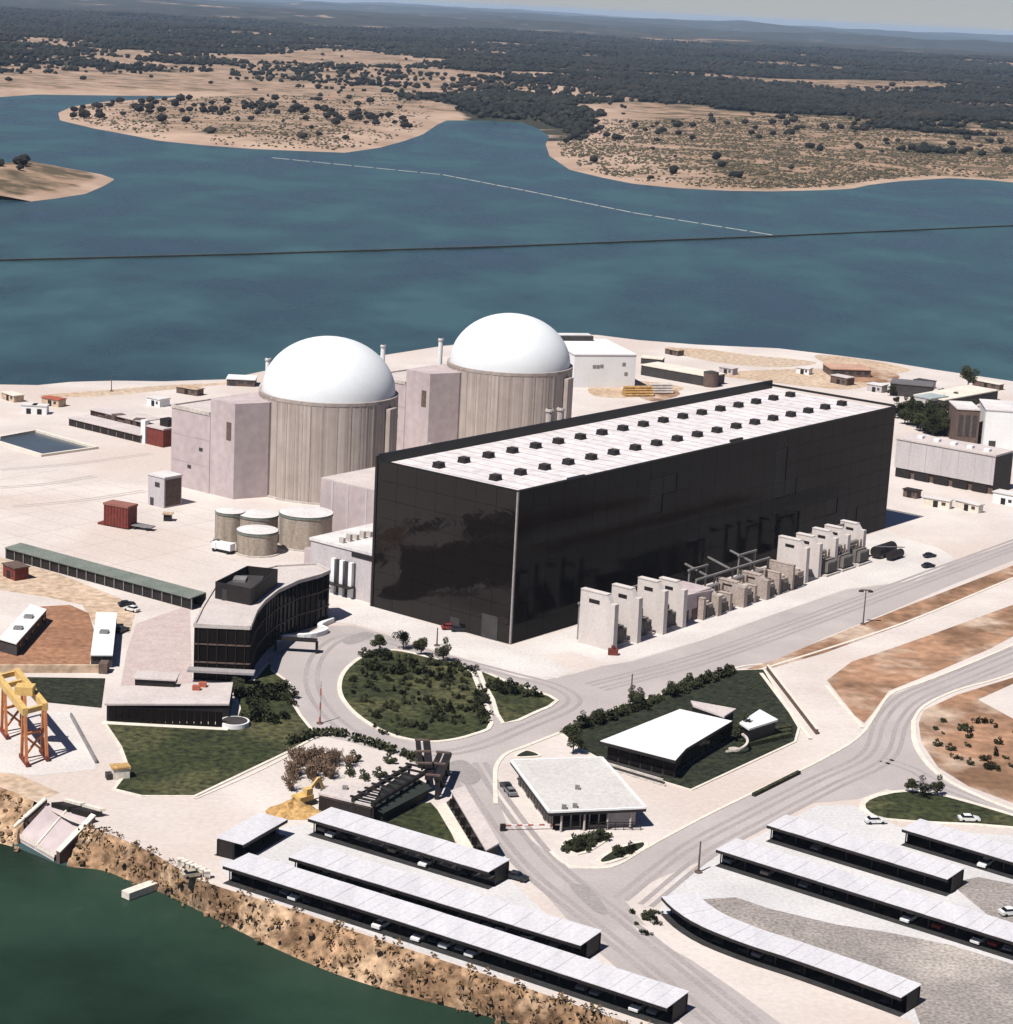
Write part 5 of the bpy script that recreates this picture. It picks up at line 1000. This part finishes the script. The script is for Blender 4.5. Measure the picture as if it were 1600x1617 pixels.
for k in range(2):
    a = hb0+dv*(.04+k*.5); b = hb0+dv*(.46+k*.5)
    MB().hexa([G(Vector((a.x, a.y, -.4))), G(Vector((b.x, b.y, -.4))), G(Vector((b.x, b.y, -.4))+vv*2.6), G(Vector((a.x, a.y, -.4))+vv*2.6)], [G(Vector((a.x, a.y, 1.1))), G(Vector((b.x, b.y, 1.1))), G(Vector((b.x, b.y, 1.1))+vv*2.6), G(Vector((a.x, a.y, 1.1))+vv*2.6)]).build('screen_chamber', M_DARK, it)
    MB().hexa([G(Vector((a.x, a.y, 1.1))+vv*2.2), G(Vector((b.x, b.y, 1.1))+vv*2.2), G(Vector((b.x, b.y, 1.1))+vv*3.2), G(Vector((a.x, a.y, 1.1))+vv*3.2)], [G(Vector((a.x, a.y, 1.6))+vv*2.2), G(Vector((b.x, b.y, 1.6))+vv*2.2), G(Vector((b.x, b.y, 1.6))+vv*3.2), G(Vector((a.x, a.y, 1.6))+vv*3.2)]).build('chamber_beam', M_KERB, it)
for k in range(7):
    p = at(285+k*7, 1368+k*3.2); t = thing('marker_post', 'pale concrete marker block in the group at the bank by the left lot', 'block', p, random.random(), 'marker blocks at the bank'); MB().box(-.5, .5, -.4, .4, 0, 1.3).build('block', M_KERB, t); MB().box(-.6, .6, -.5, .5, 1.3, 1.5).build('cap', M_KERB, t)
p = at(222, 1404, WZ+1); t = thing('mooring_slab', 'pale slab lying at the water foot of the rocky bank', 'slab', p, .9); MB().box(-3.5, 3.5, -1, 1, -.8, .5).build('slab', M_KERB, t)

# ================================================================== MASTS, SIGNS
def mast(px, py, h, label, stripes=False, lamp=False):
    t = thing('mast', label, 'mast', at(px, py))
    if stripes:
        for k in range(6): MB().cyl(0, 0, h*k/6, h*(k+1)/6, .22-.02*k, 8).build('section', [M_REDL, M_CONC][k % 2], t)
    else: MB().cyl(0, 0, 0, h, .2, 8, .13).build('pole', M_BRICK, t)
    MB().cyl(0, 0, 0, .3, .7, 10).build('base', M_BRICK, t)
    if lamp:
        MB().box(-1.4, 1.4, -.2, .2, h, h+.3).build('arm', M_BRICK, t); MB().box(-1.8, -.6, -.4, .4, h-.35, h).build('lamp_head', M_DARK, t); MB().box(.6, 1.8, -.4, .4, h-.35, h).build('lamp_head', M_DARK, t)
mast(505, 1143, 9.5, 'faded red and white striped mast on the forecourt drive', True)
mast(996, 1108, 6.5, 'slim brown mast beside the road bend before the visitor lawn')
mast(1103, 1378, 6, 'short brown mast on the avenue edge above the right lot')
mast(1363, 986, 9, 'floodlight mast on the soil verge right of the transformers', lamp=True)
mast(176, 618, 6, 'lone dark mast on the far left shore')
mast(690, 300+720, 4.5, 'thin mast at the top edge of the teardrop lawn')
p = at(968, 1034); t = thing('fire_hydrant', 'dark red hydrant cabinet at the foot of the nearest fire wall', 'hydrant', p); MB().box(-1.2, 1.2, -.7, .7, .1, 1.5).build('cabinet', M_RED, t); MB().cyl(0, 0, 1.5, 2.3, .5, 12).build('cap', M_RED, t)

# ================================================================== PLANTS
def leaf_cloud(n, rx, rz, size, seed, zc, m, lumps=6):
    r = random.Random(seed); mb = MB(); L = [Vector((r.gauss(0, .45), r.gauss(0, .45), r.gauss(0, .4))) for _ in range(lumps)]
    for k in range(n):
        c = r.choice(L); v = Vector((r.gauss(0, 1), r.gauss(0, 1), r.gauss(0, 1))).normalized()*r.uniform(.3, .55)+c
        p = Vector((v.x*rx, v.y*rx, max(-zc*.85, v.z*rz)+zc)); a = Vector((r.gauss(0, 1), r.gauss(0, 1), r.gauss(0, .6))).normalized()*size*r.uniform(.6, 1.3); b = a.orthogonal().normalized()*size*r.uniform(.4, .9)
        mb.add([p-a-b*.4, p+a*.2-b, p+a, p+b], [(0, 1, 2, 3)])
    return mb.mesh('crown', m)
shrub_me = [leaf_cloud(320, 1.3, 1.1, .26, s, .95, M_LEAF) for s in (1, 2, 3)]
stem_me = MB().cyl(0, 0, 0, .9, .09, 6).mesh('stem', M_TRUNK)
def shrub(p, s, label, group, k=None, rz=None):
    t = thing('shrub', label, 'shrub', (p[0], p[1], p[2] if len(p) > 2 else .1), random.uniform(0, 6.3), group); t.scale = (s, s, s*random.uniform(.85, 1.2))
    link('crown', random.choice(shrub_me), t); link('stem', stem_me, t)
tree_me = [leaf_cloud(1800, 3.0, 2.8, .30, s, 4.6, M_LEAF, 11) for s in (21, 22, 23)]
def trunk_mesh(seed):
    r = random.Random(seed); mb = MB().tube((0, 0, 0), (.1, 0, 3), .28, 7, .18)
    for k in range(6): a = r.uniform(0, 6.28); mb.tube((.1, 0, 2.4+.2*k), (.1+1.7*math.cos(a), 1.7*math.sin(a), 4.2+.35*k), .12, 5, .04)
    return mb.mesh('trunk', M_TRUNK)
trunk_me = [trunk_mesh(s) for s in (1, 2, 3)]
def tree(p, s, label, group=None):
    t = thing('tree', label, 'tree', (p[0], p[1], .05), random.uniform(0, 6.3), group); t.scale = (s*random.uniform(.9, 1.1), s, s*random.uniform(.9, 1.2)); k = random.randrange(3)
    link('crown', tree_me[k], t); link('trunk', trunk_me[k], t)
rs = random.Random(5)
for k in range(34):
    f = rs.random(); x = 575+f*170; y = 1033+f*22+rs.uniform(-1, 26)*(1 if rs.random() < .6 else .2)
    shrub(at(x, y, .15), rs.uniform(.6, 1.1), 'dark shrub in the planted upper half of the teardrop lawn', 'shrubs on the upper half of the teardrop lawn')
for (x, y) in [(637, 1026), (600, 1030), (665, 1035), (700, 1045)]:
    tree(at(x, y), rs.uniform(.45, .65), 'small dark tree on the top edge of the teardrop lawn', 'small trees along the top edge of the teardrop lawn')
for k in range(14):
    shrub(at(755+rs.uniform(-3, 12), 1105+rs.uniform(-15, 38), .15), rs.uniform(.5, 1.0), 'shrub along the path that crosses the teardrop lawn', 'shrubs along the path across the teardrop lawn')
for k in range(16):
    f = rs.random(); shrub(at(775+f*80, 1078+f*22+rs.uniform(0, 22)*(1-f), .15), rs.uniform(.6, 1.2), 'dark shrub on the small pointed lawn', 'shrubs on the small pointed lawn')
for k in range(26):
    shrub(at(385+rs.uniform(-10, 75), 1085+rs.uniform(0, 55), .15), rs.uniform(.6, 1.4), 'dark shrub between the curved office and the forecourt drive', 'shrubs between the curved office and the drive')
for k in range(110):
    a_ = rs.uniform(0, 6.28); q_ = math.sqrt(rs.random()); shrub(at(654+q_*100*math.cos(a_)+4*math.sin(a_), 1097+q_*58*math.sin(a_)+q_*9*math.cos(a_), .15), rs.uniform(.35, .72), 'low dark shrub in the dense planting of the teardrop lawn', 'low shrubs filling the teardrop lawn')
for k in range(14):
    shrub(at(585+rs.uniform(-12, 120), 1090+rs.uniform(0, 70), .15), rs.uniform(.35, .6), 'small low shrub scattered on the teardrop lawn', 'small low shrubs on the teardrop lawn')
for (x, y, s, lb) in [(1000, 1108, .42, 'dark conifer like tree at the top corner of the visitor lawn'), (921, 1150, .42, 'dark tree between the gatehouse and the visitor building'), (945, 1140, .42, 'small dark tree left of the visitor building roof'), (1008, 1112, .42, 'dark bushy tree beside the slim brown mast'), (1060, 1102, .42, 'dark bush tree at the back of the visitor lawn'), (1170, 1170, .6, 'dark tree at the inner corner of the visitor building'), (1440, 1254, .42, 'leftmost dark tree on the narrow lawn of the right junction'), (1457, 1260, .45, 'middle dark tree on the narrow lawn of the right junction'), (1480, 1257, .42, 'rightmost dark tree on the narrow lawn of the right junction'), (1528, 616, 1.25, 'round dark tree near the far right shore'), (370, 1100, .55, 'brown green tree at the right end of the canteen'), (905, 1190, .6, 'dark tree behind the gatehouse roof')]:
    tree(at(x, y), s, lb)
for k in range(58):
    f = rs.random(); tree(at(1414+f*125, 664+f*20+rs.uniform(-16, 16)), rs.uniform(.65, 1.05), 'dark tree in the grove behind the pale grey workshop', 'grove of dark trees behind the pale grey workshop')
for k in range(10):
    tree(at(1400+rs.uniform(0, 110), 626+rs.uniform(-8, 18)), rs.uniform(.35, .6), 'dark tree among the small houses near the far right shore', 'trees among the small houses near the far right shore')
for k in range(24):
    f = k/23; x = 1060+f*95; shrub(at(x, 1095-f*34+rs.uniform(0, 3), .15), rs.uniform(.8, 1.2), 'dark shrub along the top edge of the visitor lawn', 'shrubs along the top edge of the visitor lawn')
for k in range(22):
    f = k/21; shrub(at(895+f*150, 1156-f*52+rs.uniform(0, 5), .15), rs.uniform(.7, 1.2), 'dark shrub along the road edge of the visitor lawn', 'shrubs along the road edge of the visitor lawn')
# hedge along the south edge of the ring
for (l, lb) in [([(455, 1178), (505, 1162), (545, 1164)], 'black hedge at the lower tip of the big lawn'), ([(556, 1170), (575, 1173)], 'short black hedge piece beside the ring road'), ([(580, 1176), (625, 1190)], 'straight black hedge beside the ring road'), ([(634, 1194), (660, 1204), (672, 1216)], 'black and red hedge at the bend of the ring road')]:
    w_ = [tuple(at(x, y)[:2]) for x, y in smooth_line(l, 6)]; mb = MB(); rr_ = random.Random(len(lb))
    for a, b in zip(w_[:-1], w_[1:]):
        n_ = max(2, int(math.dist(a, b)*26))
        for k in range(n_):
            f = rr_.random(); p = Vector((a[0]+(b[0]-a[0])*f+rr_.gauss(0, .45), a[1]+(b[1]-a[1])*f+rr_.gauss(0, .45), rr_.uniform(.1, 1.7))); u = Vector((rr_.gauss(0, 1), rr_.gauss(0, 1), rr_.gauss(0, 1))).normalized()*.42; v = u.orthogonal().normalized()*.35
            mb.add([p-u, p+v, p+u, p-v], [(0, 1, 2, 3)])
    o = mb.build('hedge', M_LEAF); tag(o, lb, 'hedge')
# bare shrubs
def twig_mesh(seed, n=70, h=3.2, w_=1.7):
    r = random.Random(seed); mb = MB()
    for k in range(n):
        a = r.uniform(0, 6.28); e = r.uniform(.1, 1); b = Vector((math.cos(a)*.2, math.sin(a)*.2, 0)); c_ = Vector((math.cos(a)*w_*e*.6, math.sin(a)*w_*e*.6, h*r.uniform(.35, .6))); t_ = c_+Vector((math.cos(a+r.gauss(0, .6))*w_*.5, math.sin(a+r.gauss(0, .6))*w_*.5, h*r.uniform(.1, .45)))
        mb.tube(b, c_, .07, 3, .05); mb.tube(c_, t_, .055, 3, .02)
        for q in range(2):
            l = c_.lerp(t_, r.random()); u = Vector((r.gauss(0, 1), r.gauss(0, 1), r.gauss(0, 1))).normalized()*.2; v = u.orthogonal().normalized()*.2; mb.add([l-u, l+v, l+u, l-v], [(0, 1, 2, 3)])
    return mb.mesh('branches', M_TWIG)
tw_me = [twig_mesh(s) for s in (1, 2)]
for k in range(34):
    p = at(rs.uniform(455, 535), rs.uniform(1196, 1250)); 
    if p.x > at(530, 1215).x: p = at(rs.uniform(470, 560), rs.uniform(1200, 1222))
    t = thing('bare_shrub', 'brown nearly leafless shrub in the thicket left of the workshop', 'shrub', (p.x, p.y, 0), rs.uniform(0, 6), 'bare brown shrubs left of the workshop'); t.scale = (rs.uniform(.7, 1.2),)*3
    link('branches', tw_me[k % 2], t); link('stem', stem_me, t)
for (x, y, lb) in [(512, 1196, 'dark shrub standing alone on the pale yard, left'), (560, 1204, 'dark shrub standing alone on the pale yard, middle'), (616, 1206, 'little dark shrub on the pale yard by the hedge'), (552, 1222, 'dark shrub at the workshop rear, left'), (575, 1229, 'dark shrub at the workshop rear, middle'), (600, 1228, 'dark shrub at the workshop rear, right')]: shrub(at(x, y), .9, lb, None)
for k in range(30):
    c_ = rs.choice([(925, 1333), (982, 1348), (912, 1340), (940, 1324)]); shrub(at(c_[0]+rs.uniform(-22, 22), c_[1]+rs.uniform(-5, 5), .15), rs.uniform(.5, .9), 'low dark shrub in the planting beds before the gatehouse', 'low shrubs in the beds before the gatehouse')
for k in range(26):
    shrub(at(1492+rs.uniform(-14, 110), 1165+rs.uniform(-25, 60), 0), rs.uniform(.3, .8), 'dry shrub on the orange soil inside the road loop', 'dry shrubs on the orange soil inside the road loop')
for k in range(12):
    shrub(at(1000+rs.uniform(0, 45), 1440+rs.uniform(0, 40), 0), rs.uniform(.3, .6), 'tiny dry shrub on the verge at the avenue corner', 'tiny shrubs on the verge at the avenue corner')

# ================================================================== DYKE, BOOM, DISTANT OAKS
def line_thing(name, label, cat, line, wd, h, m, piece, gap):
    w_ = [at(x, y, WZ) for x, y in line]; t = thing(name, label, cat, w_[0]); i = 0
    for a, b in zip(w_[:-1], w_[1:]):
        L = (b-a).length; n_ = max(1, int(L/piece)); d = (b-a)/n_
        for k in range(n_):
            p, q = a+d*k-w_[0], a+d*(k+1-gap)-w_[0]; MB().beam((p.x, p.y, h/2-.3), (q.x, q.y, h/2-.3), wd, h+.6).build('segment', m, t)
line_thing('dyke', 'thin dark dyke running straight across the reservoir', 'dyke', [(-120, 416), (0, 412), (400, 402), (800, 390), (1240, 373), (1600, 357), (1760, 349)], 2.2, 1.0, mat('dark_dyke_stone', (.06, .065, .06), (.04, .045, .042), .2, .9), 40, 0)
line_thing('floating_boom', 'pale floating boom line slanting across the reservoir to the dyke', 'boom', [(430, 249), (560, 262), (700, 276), (830, 301), (1000, 336), (1225, 372)], 1.9, .25, mat('pale_boom', (.42, .42, .38), (.3, .32, .3), .1, .8), 24, .12)
def oak_blob(seed):
    r = random.Random(seed); bm = bmesh.new(); bmesh.ops.create_icosphere(bm, subdivisions=2, radius=1)
    for v in bm.verts: k = 1+.45*noise.noise(v.co*1.6+Vector((seed*7, 0, 0))); v.co = Vector((v.co.x*4.6*k, v.co.y*4.6*k, 4.4+v.co.z*2.9*k))
    me = bpy.data.meshes.new('crown'); bm.to_mesh(me); bm.free(); me.materials.append(M_OAK); return me
oak_me = [oak_blob(s) for s in (1, 2, 3)]; oakt = MB().cyl(0, 0, -1, 3, .45, 6, .3).mesh('trunk', M_TRUNK)
def land_z(x, y):
    s = sdist(np.array([[x, y]]), P_main); return float(hill(np.array([[x, y]]), s)[0]), float(s[0])
n_o = 0
def oak(x, y, z, label, group, s):
    t = thing('oak_tree', label, 'tree', (x, y, z), random.uniform(0, 6), group); t.scale = (s, s, s*random.uniform(.85, 1.15)); link('crown', random.choice(oak_me), t); link('trunk', oakt, t)
for k in range(90):
    px, py = (rs.uniform(105, 400), rs.uniform(152, 176)) if k < 55 else (rs.uniform(380, 660), rs.uniform(152, 186))
    if k % 6 == 0: py += 14
    p = at(px, py, 6); z, s = land_z(p.x, p.y)
    if s > 12: oak(p.x, p.y, z, 'dark oak dotted over the sandy peninsula on the left', 'oaks on the sandy peninsula', rs.uniform(.7, 1.45))
for k in range(46):
    px = rs.uniform(400, 650); p = at(px, 166+(px-400)*.085+rs.uniform(-6, 7), 6); z, s = land_z(p.x, p.y)
    if s > 12: oak(p.x, p.y, z, 'oak in the dark tree line along the ridge of the sandy peninsula', 'oaks in the ridge tree line of the sandy peninsula', rs.uniform(.7, 1.2))
for k in range(70):
    f = rs.random(); px = 880+f*720; py = 208-18*f+rs.uniform(-14, 14); p = at(px, py, 6); z, s = land_z(p.x, p.y)
    if s > 12: oak(p.x, p.y, z, 'dark oak along the crest of the scrubby right shore', 'oaks on the crest of the right shore', rs.uniform(.7, 1.4))
for k in range(9):
    px, py = rs.uniform(-20, 40), rs.uniform(247, 262); p = at(px, py, 8); s = float(sdist(np.array([[p.x, p.y]]), P_isl)[0])
    if s > 5: oak(p.x, p.y, WZ+min(17, s*.16)-1, 'dark oak on top of the small island at the left edge', 'oaks on the small island', rs.uniform(.6, 1.0))
# woods: one mass of crowns
NT = 90000
rad_ = 1800*(11500/1800)**RNG.random(NT*2)**1.0; tht = np.radians(RNG.uniform(-17, 17, NT*2)); C = np.stack([rad_*np.sin(tht), rad_*np.cos(tht)], 1)
s = sdist(C, P_main); m_ = s > 25; C, s = C[m_], s[m_]; wv_ = woodness(C, s)
pr_ = np.clip((wv_-.18)/.35, .004, 1); pr_ = np.maximum(pr_, .22*np.clip((C[:, 1]-3550)/500, 0, 1)*(wv_ > -.2)); pr_ = np.where(s < 260, pr_*.5, pr_); m_ = RNG.random(len(C)) < pr_; C, s, wv_ = C[m_][:NT], s[m_][:NT], wv_[m_][:NT]
zz = hill(C, s); bm = bmesh.new(); bmesh.ops.create_icosphere(bm, subdivisions=1, radius=1); bv = np.array([v.co[:] for v in bm.verts]); bf = np.array([[v.index for v in f.verts] for f in bm.faces]); bm.free()
n = len(C); sc_ = RNG.uniform(2.4, 6.2, n)*(1+np.clip((np.hypot(*C.T)-4000)/6000, 0, 1)*.8)
V = bv[None]*RNG.uniform(.7, 1.3, (n, len(bv), 1)); V = V*np.stack([sc_*RNG.uniform(.8, 1.4, n), sc_, sc_*RNG.uniform(.55, .95, n)], 1)[:, None]; V += np.column_stack([C, zz+sc_*.7])[:, None]
F = (bf[None]+(np.arange(n)*len(bv))[:, None, None]).reshape(-1, 3)
me = bpy.data.meshes.new('woodland'); me.vertices.add(n*len(bv)); me.vertices.foreach_set('co', V.astype(np.float32).ravel()); me.loops.add(F.size); me.loops.foreach_set('vertex_index', F.astype(np.int32).ravel()); me.polygons.add(len(F)); me.polygons.foreach_set('loop_start', np.arange(0, F.size, 3, dtype=np.int32)); me.update(calc_edges=True)
me.materials.append(mat('woodland_leaves', (.020, .023, .017), (.007, .008, .007), .006, .95, fine=.5, fscale=.045, c3=(.026, .024, .018), s3=.004)); stuff(link('woodland', me))
# scrub on the right shore
NS = 28000; px = np.r_[RNG.uniform(860, 1640, NS-6000), RNG.uniform(95, 680, 6000)]; py = np.r_[RNG.uniform(190, 296, NS-6000), RNG.uniform(152, 236, 6000)]; C = np.array([tuple(at(x, y, 0)[:2]) for x, y in zip(px, py)]); s = sdist(C, P_main); g_ = fbm(C, .012, 3, 4.4)
m_ = (s > 14) & (g_+RNG.normal(0, .25, NS) > -.08); C, s = C[m_], s[m_]; n = len(C); zz = hill(C, s); sc_ = RNG.uniform(.7, 2.0, n)
V = bv[None]*RNG.uniform(.7, 1.3, (n, len(bv), 1))*np.stack([sc_, sc_, sc_*.6], 1)[:, None]+np.column_stack([C, zz+sc_*.3])[:, None]; F = (bf[None]+(np.arange(n)*len(bv))[:, None, None]).reshape(-1, 3)
me = bpy.data.meshes.new('shore_scrub'); me.vertices.add(n*len(bv)); me.vertices.foreach_set('co', V.astype(np.float32).ravel()); me.loops.add(F.size); me.loops.foreach_set('vertex_index', F.astype(np.int32).ravel()); me.polygons.add(len(F)); me.polygons.foreach_set('loop_start', np.arange(0, F.size, 3, dtype=np.int32)); me.update(calc_edges=True)
me.materials.append(mat('scrub_leaves', (.10, .085, .048), (.05, .046, .03), .02, .95)); stuff(link('shore_scrub', me))

# ================================================================== HAZE
hz = MB().box(-70000, 70000, -2000, 70000, -16, 190).build('haze', M_WHITE); stuff(hz); hz.data.materials.clear()
hm = bpy.data.materials.new('haze_air'); hm.use_nodes = True; hn = hm.node_tree; hn.nodes.clear(); ho_ = hn.nodes.new('ShaderNodeOutputMaterial'); pv = hn.nodes.new('ShaderNodeVolumePrincipled')
pv.inputs['Color'].default_value = (.55, .74, 1.0, 1); pv.inputs['Density'].default_value = 2.2e-5; pv.inputs['Anisotropy'].default_value = 0.0
hn.links.new(pv.outputs[0], ho_.inputs['Volume']); hz.data.materials.append(hm)
